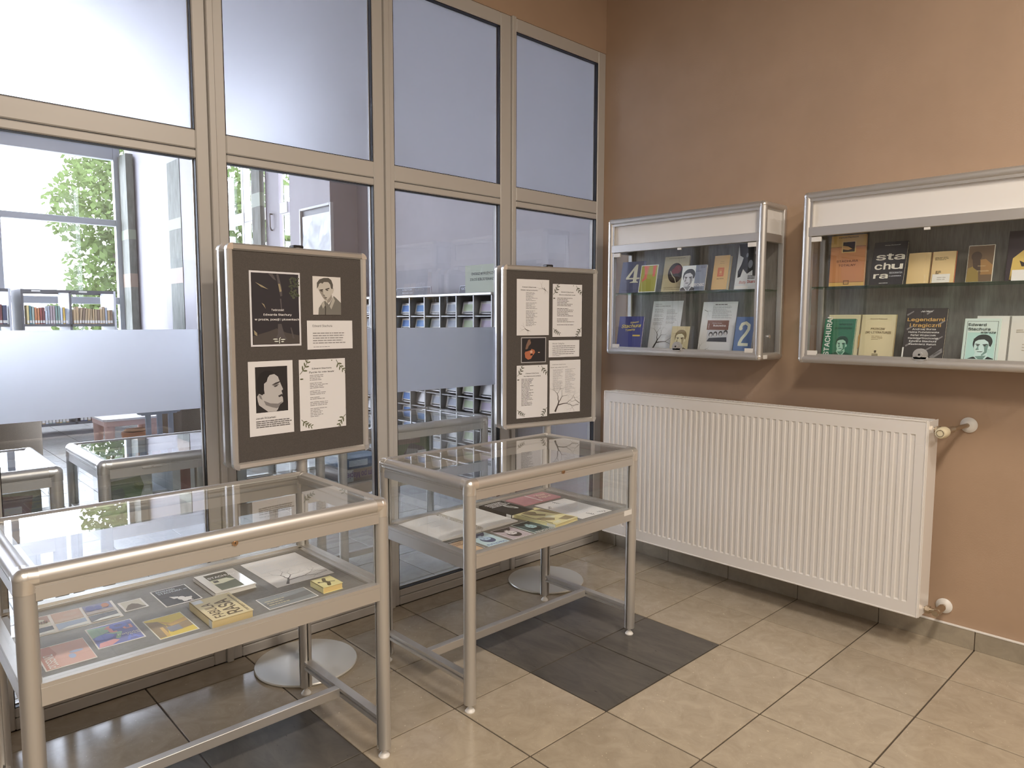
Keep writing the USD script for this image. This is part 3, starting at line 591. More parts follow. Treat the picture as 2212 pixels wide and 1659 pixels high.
it.ink('player_print', (126, 88, 66), it.poly((.2, .3), (.28, .1), (.36, .08), (.4, .14), (.38, .26), (.3, .34), (.26, .45), (.16, .5)))
it.ink('cap_print', (34, 28, 28), it.poly((.36, .1), (.5, .14), (.47, .18), (.37, .17)), it.poly((.13, .48), (.36, .45), (.4, .5), (.2, .56)), it.poly((.36, .66), (.45, .64), (.47, .7), (.38, .72)))
it.ink('hand_print', (206, 150, 118), it.ell(.40, .57, .05, .055), it.ell(.71, .6, .04, .02))
s = (-.015, .193, 1.250, 1.342)
it = Item('text_sheet', 'small landscape text card to the right of the guitarist picture', 'printed sheet', on_board(B2, YAW2, s[0], s[1], s[2]), .208, .092)
it.ink('heading_lettering', (110, 100, 96), it.text('Marek Gałązka', .12, .24, .085, 'l', .38, bold=False))
it.ink('body_lines', (120, 110, 106), it.para(.12, .33, .87, 5, .115, 21, .3, .1), it.para(.12, .9, .37, 1, .06, 22, .4, 0))
poem(B2, YAW2, (-.220, -.022, .932, 1.212), 'poem sheet with dark leaf sprigs, lower left on the stand near the corner', 'Edward Stachura', 'Na błękicie jest polana', (84, 80, 62), 20, (), 14, x0=.15, x1=.57, y0=.255, dy=.0262, tx=.50, ty=.165, bl=(112, 102, 96))
it = poem(B2, YAW2, (-.007, .202, .944, 1.233), 'sheet with a bare tree drawing, lower right on the stand near the corner', 'Edward Stachura', 'Opadły mgły, wstaje nowy dzień', DK, 1, (0,), 15, corner='', tx=.3, ty=.085, th=.011)
it.ink('text_columns', (164, 152, 146), it.para(.1, .17, .44, 22, .0185, 31, .35, .6), it.para(.5, .17, .85, 25, .0185, 32, .35, .6))
it.ink('tree_print', (74, 60, 54), tree(it, .18, .97, 72, .28, .055, 5, 4, 30), tree(it, .26, .85, 12, .3, .028, 5, 9, 26))
it.ink('bush_print', (120, 108, 98), tree(it, .98, .84, 150, .16, .02, 5, 7, 34), tree(it, .95, .86, 185, .16, .015, 5, 17, 30))

# ------------------------------------------------------------------ things lying in the showcase nearest the camera
G1 = 'postcards in the nearest showcase'
def card(label, cx, cy_, w, h, ang, col, **k): return Item(k.pop('name', 'postcard'), label, k.pop('cat', 'postcard'), on_shelf(cx, cy_, h, ang), w, h, col=col, **k)
WB = (226, 220, 208)
it = card('strip of six small reddish and blue reproductions, back left in the nearest showcase', 3.142, .628, .246, .154, 178, WB, name='printed_strip', cat='printed sheet')
for i, (a, b) in enumerate([((168, 132, 116), (206, 198, 178)), ((196, 160, 140), (196, 166, 146)), ((138, 136, 160), (176, 160, 150))]):
    x0, x1 = .02 + .327 * i, .315 + .327 * i
    it.ink('upper_print', a, it.rect(x0, .03, x1, .55)); it.ink('upper_print_field', b, it.rect(x0, .40, x1, .55), it.ell((x0 + x1) / 2 + .03, .25, .07, .08))
    it.ink('lower_print', ((96, 100, 108), (150, 160, 176), (112, 112, 116))[i], it.rect(x0, .62, x1, .96)); it.ink('lower_print_field', (212, 208, 196), it.poly((x0, .95), (x0 + .1, .86), (x1, .82), (x1, .96), (x0, .96)))
it.ink('figure_row', (110, 92, 84), [it.rect(.05 + .025 * k, .33, .062 + .025 * k, .44) for k in range(10)])
it.ink('blue_figures', (104, 110, 160), it.ell(.74, .24, .05, .14), it.ell(.82, .26, .04, .12)); it.ink('orange_figures', (190, 126, 96), it.ell(.9, .22, .04, .12))
it = card('small scalloped photograph of a bent figure in a landscape, beside the strip of reproductions', 2.978, .638, .066, .087, 180, (222, 212, 194), name='small_photo', cat='photo')
it.ink('printed_ground', (196, 184, 162), it.rect(.09, .07, .91, .93)); it.ink('printed_figure', (112, 96, 82), it.poly((.09, .93), (.09, .8), (.3, .45), (.5, .35), (.7, .5), (.8, .75), (.91, .85), (.91, .93)))
it = card('black postcard with grey block lettering and a white figure in the nearest showcase', 2.858, .648, .107, .159, 180, (232, 230, 226))
it.ink('black_ground', (62, 62, 66), it.rect(.035, .025, .965, .975))
it.ink('lettering', (176, 178, 176), it.text('EDWARD', .12, .17, .09, 'l', .52), it.text('STACHURA', .12, .29, .09, 'l', .66), it.rect(.83, .24, .93, .27))
it.ink('white_shape', (228, 224, 214), it.poly((.3, .5), (.42, .56), (.52, .6), (.46, .68), (.36, .68)), it.ell(.55, .72, .1, .1), it.ell(.68, .82, .09, .1), it.poly((.5, .72), (.82, .74), (.8, .82), (.6, .94), (.52, .93)), it.poly((.72, .86), (.78, .95), (.7, .95)))
it = card('salmon pink postcard at the front left corner of the nearest showcase', 3.201, .864, .113, .155, 180, (228, 204, 190))
it.ink('salmon_print', (210, 160, 142), it.rect(.03, .03, .985, .975)); it.ink('rose_print', (198, 138, 122), it.poly((.03, .03), (.3, .03), (.36, .4), (.2, .7), (.3, .975), (.03, .975)))
it.ink('blue_smudge', (160, 168, 190), it.ell(.6, .66, .07, .1), it.ell(.72, .5, .14, .05)); it.ink('pale_lettering', (232, 206, 192), it.text('PIOSENKI', .27, .95, .13, 'l', .78, rot=PI / 2, sx=.6))
it = card('postcard of big overlapping blue, pink and green letters in the nearest showcase', 3.073, .818, .116, .157, 179, (228, 226, 224))
it.ink('violet_ground', (112, 116, 170), it.rect(.03, .025, .97, .975)); it.ink('green_letters', (150, 176, 152), it.poly((.03, .03), (.5, .1), (.44, .35), (.03, .5)), it.line([(.36, .45), (.6, .5), (.5, .72)], .1))
it.ink('pink_letters', (214, 140, 136), it.text('t', .36, .44, .34), it.text('u', .72, .42, .22), it.poly((.03, .97), (.1, .78), (.4, .74), (.5, .83), (.3, .97)))
it.ink('blue_letters', (110, 124, 204), it.ell(.66, .2, .19, .13).difference(it.ell(.66, .19, .09, .06)), it.ell(.26, .56, .2, .13), it.text('A', .62, .93, .24))
it.ink('white_lettering', (236, 234, 236), it.text('Fabula', .52, .66, .06, 'l', .44), it.text('rasa', .7, .73, .06, 'l', .26))
it = card('yellow and brown postcard in front of the thick lettered book', 2.944, .867, .104, .158, 180, (228, 218, 184))
it.ink('yellow_print', (228, 186, 52), it.rect(.03, .025, .97, .975)); it.ink('brown_print', (150, 122, 82), it.poly((.03, .1), (.3, .2), (.4, .45), (.35, .7), (.25, .95), (.03, .95), (.03, .6)), it.poly((.4, .45), (.97, .3), (.97, .75), (.4, .82)))
it.ink('orange_print', (206, 160, 76), it.poly((.3, .2), (.55, .4), (.97, .28), (.97, .45), (.5, .55)), it.poly((.22, .5), (.3, .5), (.3, .95), (.2, .95))); it.ink('grey_plate', (132, 128, 130), it.rect(.36, .56, .68, .80))
it = card('long grey landscape postcard with faint gold lettering, in front of the tree-drawing sheet', 2.613, .906, .161, .100, 180, (222, 220, 214))
it.ink('grey_print', (132, 132, 130), it.rect(.02, .03, .98, .97)); it.ink('dark_field', (112, 110, 106), it.poly((.02, .5), (.98, .3), (.98, .7), (.02, .8))); it.ink('gold_lettering', (182, 168, 132), it.para(.08, .34, .5, 3, .17, 8, .4, .2))
it = Item('book', 'white paperback with a dark title band and green landscape cover in the nearest showcase', 'book', on_shelf(2.71, .658, .191, 180), .131, .191, t=.014, col=(224, 214, 190), book=True, rough=.2, pages=(230, 222, 206))
it.ink('green_picture', (96, 100, 80), it.rect(.2, .08, .97, .93)); it.ink('title_band', (74, 72, 56), it.rect(.2, .08, .97, .36)); it.ink('pale_field', (206, 196, 160), it.poly((.2, .40), (.6, .40), (.75, .55), (.4, .62), (.2, .6)))
it.ink('glossy_panel', (226, 226, 228), it.rect(.74, .08, .985, .97), rough=.12); it.ink('title_lettering', (232, 226, 206), it.text('STACHURA', .22, .31, .085, 'l', .70)); it.ink('inset_picture', (70, 68, 58), it.rect(.24, .44, .36, .54))
it = Item('tree_sheet', 'white sheet with a bare tree drawing lying in the nearest showcase', 'printed sheet', on_shelf(2.496, .66, .29, 180), .205, .290, col=(232, 228, 220))
it.ink('text_columns', (206, 200, 196), it.para(.08, .1, .6, 2, .022, 41, .4, .2), it.para(.08, .2, .42, 14, .02, 42, .3, .5), it.para(.5, .24, .9, 12, .02, 43, .3, .5))
it.ink('tree_print', (88, 84, 84), tree(it, .2, .97, 70, .26, .05, 5, 4, 30), tree(it, .28, .87, 10, .3, .028, 5, 9, 26)); it.ink('bush_print', (140, 134, 132), tree(it, .97, .86, 150, .18, .02, 5, 7, 34), tree(it, .96, .88, 182, .18, .016, 5, 17, 30))
it = Item('book', 'small square yellow book with a crossed-sticks mark, back right corner of the nearest showcase', 'book', on_shelf(2.48, .91, .085, 180), .070, .085, t=.020, col=(226, 200, 130), book=True, pages=(216, 176, 98))
it.ink('cross_mark', (92, 80, 48), it.line([(.16, .42), (.82, .62)], .07), it.line([(.56, .16), (.44, .4), (.52, .62), (.4, .86)], .17), it.ell(.17, .42, .07, .06))
it = Item('book', 'thick worn tan paperback covered in big dark brush letters in the nearest showcase', 'book', on_shelf(2.809, .886, .18, 180), .118, .180, t=.024, col=(216, 192, 140), book=True, spine=(.02, .14, (206, 200, 190)), pages=(190, 160, 104))
it.ink('brush_lettering', (100, 82, 56), it.text('FABULA', .36, .93, .15, 'l', None, rot=PI / 2, sx=.86), it.text('RASA', .78, .93, .22, 'l', None, rot=PI / 2, sx=.9)); it.ink('side_line', (92, 80, 64), it.para(.88, .1, .95, 34, .025, 9, .5, .3)); it.ink('foil_patch', (206, 202, 196), it.rect(.02, .02, .26, .18), rough=.15)

# ------------------------------------------------------------------ things lying in the showcase by the radiator
t = thing('spiral_notebook', 'open white spiral notebook with ruled pages in the showcase by the radiator', 'notebook', loc=(1.714, .642, .5884))
PG = ink(234, 230, 222); W_, D_ = .205, .148
def page(s):
    P = [(0, 0), (s * .012, .011), (s * .05, .0145), (s * .12, .012), (s * W_, .007), (s * W_, .002), (s * W_ * .5, 0)]
    return exty(Polygon(P), -D_, D_)
part(t, 'left_page', page(1), PG, 40); part(t, 'right_page', page(-1), PG, 40)
part(t, 'spiral_coil', cat(*[trimesh.creation.torus(.0085, .0012, major_sections=14, minor_sections=6).apply_transform(trimesh.transformations.rotation_matrix(PI / 2, [1, 0, 0])).apply_translation([0, y, .0095]) for y in np.arange(-D_ + .008, D_, .0095)]), CHROME)
r9 = random.Random(9); V = []
for k in range(13):
    y = -D_ + .03 + .019 * k
    for s in (1, -1):
        if s > 0 and k > 6: continue
        e = .03 + .12 * r9.random()
        V.append(hull([(s * x, y + dy, zz + .0003) for dy in (0, .0022) for x, zz in ((.05, .0146), (.12, .0121), (.03 + e if e > .09 else .13, .0118)) ][:6]))
part(t, 'ruled_lines', cat(*V), ink(206, 202, 198), False)
it = Item('book', 'black paperback with white title lines and a white price stamp behind the spiral notebook', 'book', on_shelf(1.425, .628, .211, -178), .144, .211, t=.016, col=(46, 40, 36), book=True, spine=(.02, .16, (222, 216, 206)), pages=(206, 192, 168))
it.ink('title_lettering', (226, 220, 210), it.para(.14, .06, .95, 4, .075, 12, .55, .3))
z = affinity.rotate(it.ell(.66, .52, .1, .2), 12); it.ink('stamp_oval', (196, 190, 180), z); it.ink('stamp_lettering', (58, 52, 48), it.para(.6, .40, .74, 6, .04, 2, .5, .2))
it = Item('brochure', 'dusky pink open brochure with a white stripe, in the showcase by the radiator', 'brochure', on_shelf(1.189, .565, .125, 180), .252, .125, t=.006, col=(186, 126, 126))
it.ink('white_stripe', (228, 210, 204), it.rect(.485, .0, .515, 1)); it.ink('brush_lettering', (236, 190, 160), it.text('Missa', .62, .40, .2, 'l', .26, slant=.3), it.text('Pagana', .6, .68, .2, 'l', .3, slant=.3)); it.ink('dark_sketch', (110, 70, 70), it.line([(.58, .6), (.64, .3), (.7, .45)], .012), it.line([(.8, .6), (.9, .5)], .01))
it = Item('leaf_sheet', 'white sheet with leaf twigs in its corners beside the cream book by the radiator', 'printed sheet', on_shelf(1.168, .80, .297, 179.4), .203, .297, col=(226, 222, 218))
it.ink('twig_print', (96, 92, 92), sprig(it, .55, .02, 250, .22, 4, seed=3, leaf=.06), sprig(it, .9, .98, 130, .24, 4, seed=5, leaf=.06), sprig(it, .02, .3, 20, .22, 4, seed=6, leaf=.06), sprig(it, .45, .98, 80, .2, 4, seed=8, leaf=.06)); it.ink('body_lines', (196, 192, 190), it.para(.22, .2, .8, 18, .033, 51, .3, .5))
it = Item('book', 'cream paperback with a brown face drawing partly over the white sheet by the radiator', 'book', on_shelf(1.388, .838, .234, -174), .158, .238, t=.014, col=(226, 200, 138), book=True, spine=(.02, .2, (222, 210, 186)), pages=(206, 180, 120))
it.ink('face_shapes', (150, 128, 88), it.poly((.2, .1), (.5, .05), (.62, .2), (.5, .3), (.62, .45), (.5, .5), (.3, .34)), it.poly((.1, .5), (.4, .56), (.5, .72), (.34, .8), (.14, .7)), it.poly((.7, .1), (.96, .15), (.96, .7), (.84, .5)), it.poly((.5, .8), (.9, .76), (.96, .96), (.6, .95)))
it.ink('pale_shapes', (236, 216, 168), it.poly((.34, .56), (.6, .52), (.66, .66), (.5, .7)), it.poly((.12, .86), (.4, .84), (.36, .95), (.14, .96))); it.ink('brush_lettering', (90, 74, 52), it.line([(.05, .9), (.09, .6), (.06, .4), (.11, .15)], .03))
def facecard(label, cx, cy_, w, h, border, ground, skin, hair, txt, tcol):
    it = card(label, cx, cy_, w, h, -.5, border)
    it.ink('ground', ground, it.rect(.035, .025, .965, .975)); it.ink('title_lettering', tcol, it.text(txt, .5, .17, .1, 'c', .86))
    k = it.rect(.035, .22, .965, .975)
    it.ink('printed_coat', hair, it.poly((.05, .97), (.3, .75), (.7, .72), (.96, .9), (.96, .97))); it.ink('printed_hair', hair, it.ell(.5, .46, .26, .22)); it.ink('printed_face', skin, it.ell(.5, .55, .19, .2), it.rect(.42, .66, .58, .8)); it.ink('printed_fringe', hair, it.poly((.28, .5), (.3, .34), (.5, .28), (.72, .36), (.72, .52), (.6, .42), (.42, .42)))
    it.ink('printed_features', hair, it.ell(.42, .53, .05, .014), it.ell(.58, .53, .05, .014), it.poly((.44, .66), (.56, .66), (.5, .68))); return it
facecard('dark green postcard with a face and upside-down white name, below the cream book', 1.515, .888, .110, .160, (196, 206, 200), (62, 82, 80), (150, 176, 172), (34, 44, 46), 'STACHURA', (226, 230, 226))
facecard('mauve-grey postcard with a face and upside-down white name, between the blue and dark green cards', 1.638, .897, .107, .162, (214, 196, 194), (180, 158, 158), (204, 188, 180), (66, 56, 54), 'STACHURA', (240, 234, 230))
it = facecard('pale blue postcard with a dark line-drawn face by the radiator showcase corner leg', 1.767, .881, .110, .165, (176, 194, 236), (176, 194, 236), (158, 178, 224), (70, 80, 112), 'Stachura', (96, 108, 150))
it.ink('small_lettering', (84, 96, 136), it.text('Poezje', .3, .93, .06, 'l', .4, slant=.3))
it = card('tan postcard with a dark edge, partly behind the round corner leg by the spiral notebook', 1.887, .895, .095, .163, 180, (232, 224, 214)); it.ink('tan_print', (202, 160, 116), it.rect(.03, .02, .97, .98)); it.ink('dark_band', (88, 76, 66), it.rect(.03, .02, .97, .09), it.rect(.9, .1, .97, .98)); it.ink('brown_lettering', (122, 80, 54), it.text('Edward', .14, .25, .06, 'l', .5), it.text('Stachura', .14, .34, .06, 'l', .6))

# ------------------------------------------------------------------ things standing in the wall showcases
U, LZs = 1.6102, 1.2792
def stand_item(name, label, c, x, y0, y1, z, h, t=.003, col=PAPER, th=.2, yaw=0.0, strut=True, **k):
    M = leaning(x, y0, y1, z, th, yaw); it = Item(name, label, c, M, y1 - y0, h, t=t, col=col, **k)
    if strut: prop(it, M, th)
    return it
S = 'standing in the small wall showcase'
it = stand_item('book', 'slate blue book with a large cream numeral 4 on the upper glass shelf', 'book', .165, .262, .43, U, .188, .006, (84, 84, 110), book=True)
it.ink('numeral', (216, 208, 178), it.poly((.62, .10), (.70, .10), (.70, .52), (.82, .52), (.82, .57), (.70, .57), (.70, .63), (.78, .66), (.78, .68), (.42, .68), (.42, .66), (.55, .63), (.55, .57), (.24, .57), (.24, .51)).difference(it.poly((.55, .28), (.55, .52), (.36, .52)))); it.ink('thin_line', (60, 60, 80), it.rect(.1, .91, .82, .918))
it = stand_item('card', 'bright olive green card with red legs drawing, next to the numeral 4 book', 'card', .190, .420, .538, U, .160, .003, (206, 200, 180))
it.ink('olive_print', (156, 146, 30), it.rect(.04, .03, .96, .97)); it.ink('orange_print', (196, 112, 64), it.poly((.15, .03), (.5, .03), (.45, .2), (.4, .46), (.2, .5), (.28, .3))); it.ink('red_print', (206, 84, 58), it.poly((.22, .03), (.36, .03), (.36, .35), (.42, .5), (.14, .62), (.16, .52), (.28, .46)), it.poly((.7, .03), (.9, .03), (.86, .42), (.74, .44)))
it = stand_item('book', 'cream book with a dark oval picture, behind the grey-blue face book', 'book', .110, .526, .690, U, .206, .010, (212, 192, 152), book=True)
it.ink('oval_picture', (56, 44, 42), it.ell(.5, .47, .3, .28)); it.ink('red_flower', (146, 56, 64), it.ell(.58, .37, .15, .12), it.ell(.45, .42, .1, .08)); it.ink('pale_branch', (206, 196, 170), it.line([(.3, .42), (.4, .55), (.5, .62), (.56, .73)], .035)); it.ink('title_lettering', (140, 118, 80), it.text('NAGNIENIE ŚWIERSZCZA', .1, .9, .035, 'l', .86, False)); it.ink('author_line', (160, 140, 104), it.para(.18, .05, .84, 1, .025, 4, .6, 0)); it.ink('small_lines', (160, 140, 104), it.para(.1, .93, .9, 1, .03, 6, .5, 0))
it = stand_item('book', 'grey-blue book with a black and white face filling its left half', 'book', .165, .688, .842, U, .143, .009, (128, 132, 146), book=True)
bgp = it.rect(.02, .02, .6, .985); it.ink('white_ground', (208, 204, 202), it.rect(.01, .01, .56, .99)); face(it, .30, .5, .62, (62, 62, 68), (190, 184, 182), (132, 128, 130), (50, 48, 52), (60, 58, 62), .1, bgp)
it.ink('title_lettering', (222, 218, 216), it.text('OLBRYCHSKI', .42, .83, .11, 'l', .55)); it.ink('small_lettering', (90, 92, 104), it.text('Daniel', .6, .26, .035, 'l', .2), it.para(.45, .88, .95, 2, .05, 3, .3, .2), it.para(.76, .06, .96, 2, .05, 5, .3, .1))
it = stand_item('book', 'narrow ochre book with a small orange square ornament', 'book', .130, .872, .962, U, .185, .026, (206, 160, 90), book=True, pages=(200, 186, 160))
it.ink('ornament', (196, 98, 52), it.frame(.3, .36, .72, .62, .12), it.ell(.51, .49, .13, .06).difference(it.ell(.51, .49, .08, .037))); it.ink('title_lettering', (110, 70, 40), it.text('SIĘ', .3, .70, .03, 'l', .14), it.text('KROPKA', .48, .70, .03, 'l', .28)); it.ink('author_lettering', (150, 106, 60), it.text('Edward', .54, .19, .025, 'c', .22, False), it.text('Stachura', .54, .245, .025, 'c', .3, False))
it = stand_item('poster_book', 'tall black and white book with red script, right end of the small wall showcase', 'book', .135, 1.000, 1.128, U, .243, .008, (206, 200, 192), book=True)
it.ink('black_picture', (34, 34, 38), it.poly((.0, .0), (1, 0), (1, .72), (.75, .70), (.72, .58), (.5, .66), (.3, .55), (.22, .72), (.1, .74), (.08, .6), (.2, .45), (.26, .3), (.1, .25))); it.ink('grey_shapes', (120, 120, 124), it.ell(.6, .45, .1, .09), it.ell(.42, .25, .05, .05), it.ell(.8, .2, .06, .05)); it.ink('red_lettering', (176, 56, 50), it.text('Buty', .2, .87, .06, 'l', .3, False, .2), it.text('Ikara', .55, .86, .06, 'l', .38, True)); it.ink('white_band', (222, 216, 206), it.rect(.05, .92, .62, .975)); it.ink('small_lettering', (60, 56, 56), it.para(.55, .70, .92, 3, .03, 5, .5, .2))
it = stand_item('book', 'violet-blue book with yellow hand lettering, lower left of the small wall showcase', 'book', .185, .272, .438, LZs, .196, .010, (60, 62, 122), book=True, yaw=.1)
it.ink('yellow_lettering', (226, 190, 60), it.text('Stachura', .12, .36, .10, 'l', .78, True, .3, .06), it.text('Edward', .48, .22, .05, 'l', .32, True, .2, .12), it.text('Totalny', .3, .46, .06, 'l', .4, True, .1, .12)); it.ink('yellow_bar', (220, 180, 50), it.rect(.62, .56, .92, .605))
it = stand_item('tree_sheet', 'white sheet with text columns and a bare tree, standing behind the sepia portrait card', 'printed sheet', .140, .456, .659, LZs, .288, .002, (196, 190, 184))
it.ink('text_columns', (138, 132, 130), it.para(.08, .06, .3, 1, .018, 1, .5, 0), it.para(.08, .1, .6, 1, .02, 2, .6, 0), it.para(.08, .16, .42, 20, .017, 61, .4, .3, (5, 10, 15)), it.para(.5, .18, .86, 17, .017, 62, .4, .3, (6, 13))); it.ink('tree_print', (44, 40, 40), tree(it, .18, .97, 72, .28, .055, 5, 4, 30), tree(it, .26, .85, 12, .32, .03, 5, 9, 26)); it.ink('bush_print', (124, 118, 114), tree(it, .99, .92, 150, .16, .02, 4, 7, 34))
it = stand_item('portrait_card', 'sepia card of a wavy-haired young face, behind the round lock of the small wall showcase', 'card', .188, .640, .755, LZs, .141, .002, (190, 168, 120))
face(it, .52, .50, .62, (120, 98, 58), (206, 188, 146), (160, 138, 96), (70, 54, 34), (76, 60, 36), .12)
it = stand_item('lyrics_sheet', 'white sheet with a brown panel and a group photo in the small wall showcase', 'printed sheet', .140, .790, .998, LZs, .278, .002, (204, 196, 188))
it.ink('twig_print', (70, 64, 64), tree(it, .06, .16, 330, .1, .014, 3, 5), tree(it, .04, .97, 75, .12, .012, 3, 6), tree(it, .22, .95, 20, .06, .01, 2, 8)); it.ink('heading_line', DK, it.para(.36, .05, .72, 1, .02, 3, .7, 0)); it.ink('body_lines', (150, 144, 142), it.para(.3, .085, .9, 13, .0195, 71, .4, .4))
it.ink('brown_panel', (122, 76, 54), it.rect(.2, .37, .82, .56)); it.ink('title_lettering', (222, 206, 194), it.text('Bukowina', .38, .49, .035, 'l', .36), it.text('Wolna Grupa', .34, .435, .018, 'l', .28, False), it.text('Antologia', .26, .54, .02, 'l', .14, False, rot=PI / 2)); it.ink('photo_ground', (186, 180, 176), it.rect(.23, .565, .82, .79))
it.ink('dark_hair', (48, 44, 44), [it.ell(x, y, .06, .05) for x, y in ((.34, .65), (.47, .64), (.62, .63), (.76, .61))] + [it.poly((.24, .79), (.3, .72), (.8, .70), (.82, .79))]); it.ink('pale_faces', (190, 180, 172), [it.ell(x, y, .038, .034) for x, y in ((.34, .665), (.47, .655), (.62, .645), (.76, .63))])
it = stand_item('book', 'blue book with a large cream numeral 2 in the small wall showcase', 'book', .165, 1.022, 1.124, LZs, .192, .012, (82, 108, 152), book=True)
it.ink('numeral', (212, 206, 178), it.line([(.28, .30), (.36, .20), (.56, .165), (.74, .23), (.74, .34), (.62, .46), (.42, .60), (.32, .72)], .16), it.rect(.24, .72, .80, .80), it.ell(.3, .32, .1, .055))

it = stand_item('book', 'tall ochre and orange book with a small dark picture near its top', 'book', .110, 1.487, 1.646, U, .240, .014, (192, 120, 62), th=.06, book=True)
it.ink('yellow_bands', (204, 156, 66), it.rect(0, 0, 1, .22), it.rect(0, .92, 1, 1)); it.ink('thin_rules', (122, 80, 40), it.rect(0, .22, 1, .227), it.rect(0, .91, 1, .916)); it.ink('picture_border', (206, 170, 92), it.frame(.32, .12, .72, .34, .03)); it.ink('dark_picture', (44, 30, 24), it.rect(.35, .135, .69, .325)); it.ink('hand_print', (196, 138, 66), it.poly((.35, .2), (.5, .22), (.62, .27), (.5, .29), (.35, .27)))
it.ink('title_lettering', (112, 66, 40), it.text('STACHURA', .5, .525, .04, 'c', .62), it.text('TOTALNY', .5, .605, .04, 'c', .5)); it.ink('author_lettering', (84, 56, 30), it.text('Dariusz Pachocki', .5, .055, .025, 'c', .56)); it.ink('emblem', (112, 74, 36), it.frame(.42, .88, .58, .96, .02))
it = stand_item('book', 'black book with huge cream lettering in three rows in the larger wall showcase', 'book', .130, 1.676, 1.818, U, .202, .012, (46, 44, 50), th=.27, book=True)
it.ink('big_lettering', (214, 200, 178), it.text('sta', .10, .42, .15, 'l', .86), it.text('ch', .10, .64, .15, 'l', .48), it.text('u', .60, .64, .15, 'l', .34), it.text('ra', .10, .85, .13, 'l', .44)); it.ink('small_lettering', (176, 172, 172), it.text('BIOGRAFIA', .57, .75, .04, 'l', .38), it.text('I LEGENDA', .57, .82, .03, 'l', .36)); it.ink('author_lettering', (186, 180, 172), it.text('Marian Buchowski', .55, .09, .022, 'c', .46), it.para(.3, .955, .56, 1, .03, 5, .5, 0))
def open_book(label, x, y0, y1, z, h, col, cover, th, name='open_book', yaw=0.0):
    M = leaning(x, y0, y1, z, th, yaw); w = y1 - y0; t = thing(name, label, 'open book', M=M)
    for s, nm in ((-1, 'left_pages'), (1, 'right_pages')):
        part(t, nm, hull([(s * u, v, n) for v in (.002, h - .002) for u, n in ((.001, .003), (.004, .013), (w * .22, .016), (w / 2 - .002, .012), (w / 2 - .002, .003))]), ink(*col), 20)
        part(t, 'cover', bx(min(0, s * w / 2), max(0, s * w / 2), 0, h, 0, .003), ink(*cover), False)
    part(t, 'gutter', bx(-.0012, .0012, .003, h - .003, .010, .0138), ink(*[c * .6 for c in col]), False)
    it = Item.__new__(Item); it.w, it.h, it.t, it.k, it.p = w, h, .0161, 0, t
    prop(it, M, th); return it
it = open_book('open book with yellowed pages and an orange-red edge, in the middle of the upper shelf', .105, 1.822, 2.010, U, .142, (222, 180, 116), (178, 78, 44), .2)
it.ink('page_print', (120, 96, 60), it.para(.58, .2, .86, 3, .035, 3, .4, .2), it.para(.62, .62, .74, 4, .035, 4, .6, .5)); it.ink('white_slip', (226, 212, 190), it.rect(.56, .72, .92, .985)); it.ink('slip_lines', (160, 146, 126), it.para(.66, .82, .86, 2, .06, 5, .3, .2))
it = stand_item('photo_book', 'small brown and olive book with a blurred standing figure, thin white border', 'book', .130, 2.058, 2.152, U, .157, .006, (210, 196, 172), book=True)
it.ink('brown_picture', (104, 78, 52), it.rect(.02, .015, .98, .985)); it.ink('olive_shape', (140, 112, 44), it.poly((.02, .985), (.05, .62), (.3, .55), (.45, .7), (.5, .985))); it.ink('ochre_shape', (150, 104, 48), it.poly((.45, .4), (.7, .38), (.98, .55), (.98, .8), (.55, .8))); it.ink('dark_shape', (70, 52, 40), it.ell(.34, .3, .2, .13), it.poly((.2, .4), (.5, .4), (.55, .75), (.25, .6)))
it.ink('pale_lettering', (190, 160, 110), it.text('EDWARD', .42, .58, .03, 'l', .3, False), it.text('STACHURA', .42, .72, .035, 'l', .44))
it = stand_item('book', 'dark violet book with a yellow shirted figure at the right edge of the photo', 'book', .130, 2.198, 2.343, U, .205, .012, (52, 40, 48), book=True)
it.ink('yellow_figure', (206, 166, 66), it.poly((.1, .98), (.14, .55), (.42, .36), (.7, .34), (1, .5), (1, .98))); it.ink('dark_bird', (52, 40, 40), it.poly((.3, .6), (.42, .65), (.5, .58), (.46, .72), (.36, .72)))
it = stand_item('name_slip', 'small white slip of paper in front of the dark violet book', 'paper slip', .165, 2.225, 2.33, U, .045, .001, (222, 212, 196), strut=False); it.ink('slip_lines', (150, 140, 126), it.para(.4, .5, .9, 1, .12, 4, .4, .1))
it = stand_item('book', 'green book with a vertical white title and a curly-haired face', 'book', .175, 1.490, 1.632, LZs, .182, .012, (36, 106, 74), book=True)
it.ink('thin_frame', (24, 74, 52), it.frame(.27, .06, .93, .97, .008)); it.ink('vertical_lettering', (222, 218, 206), it.text('STACHURA!', .24, .97, .13, 'l', None, rot=PI / 2, sx=1.0)); it.ink('dark_lettering', (22, 66, 46), it.text('wiersze', .9, .17, .06, 'r', .42), it.text('pozostałe', .9, .27, .06, 'r', .55)); face(it, .62, .66, .36, (24, 62, 44), (150, 186, 156), (64, 120, 88), (18, 50, 36), (26, 76, 54), .05, it.rect(.27, .3, .93, .97))
it = open_book('open book with cream pages and a printed title page, behind the green book', .105, 1.478, 1.783, LZs, .203, (222, 196, 148), (176, 146, 96), .17)
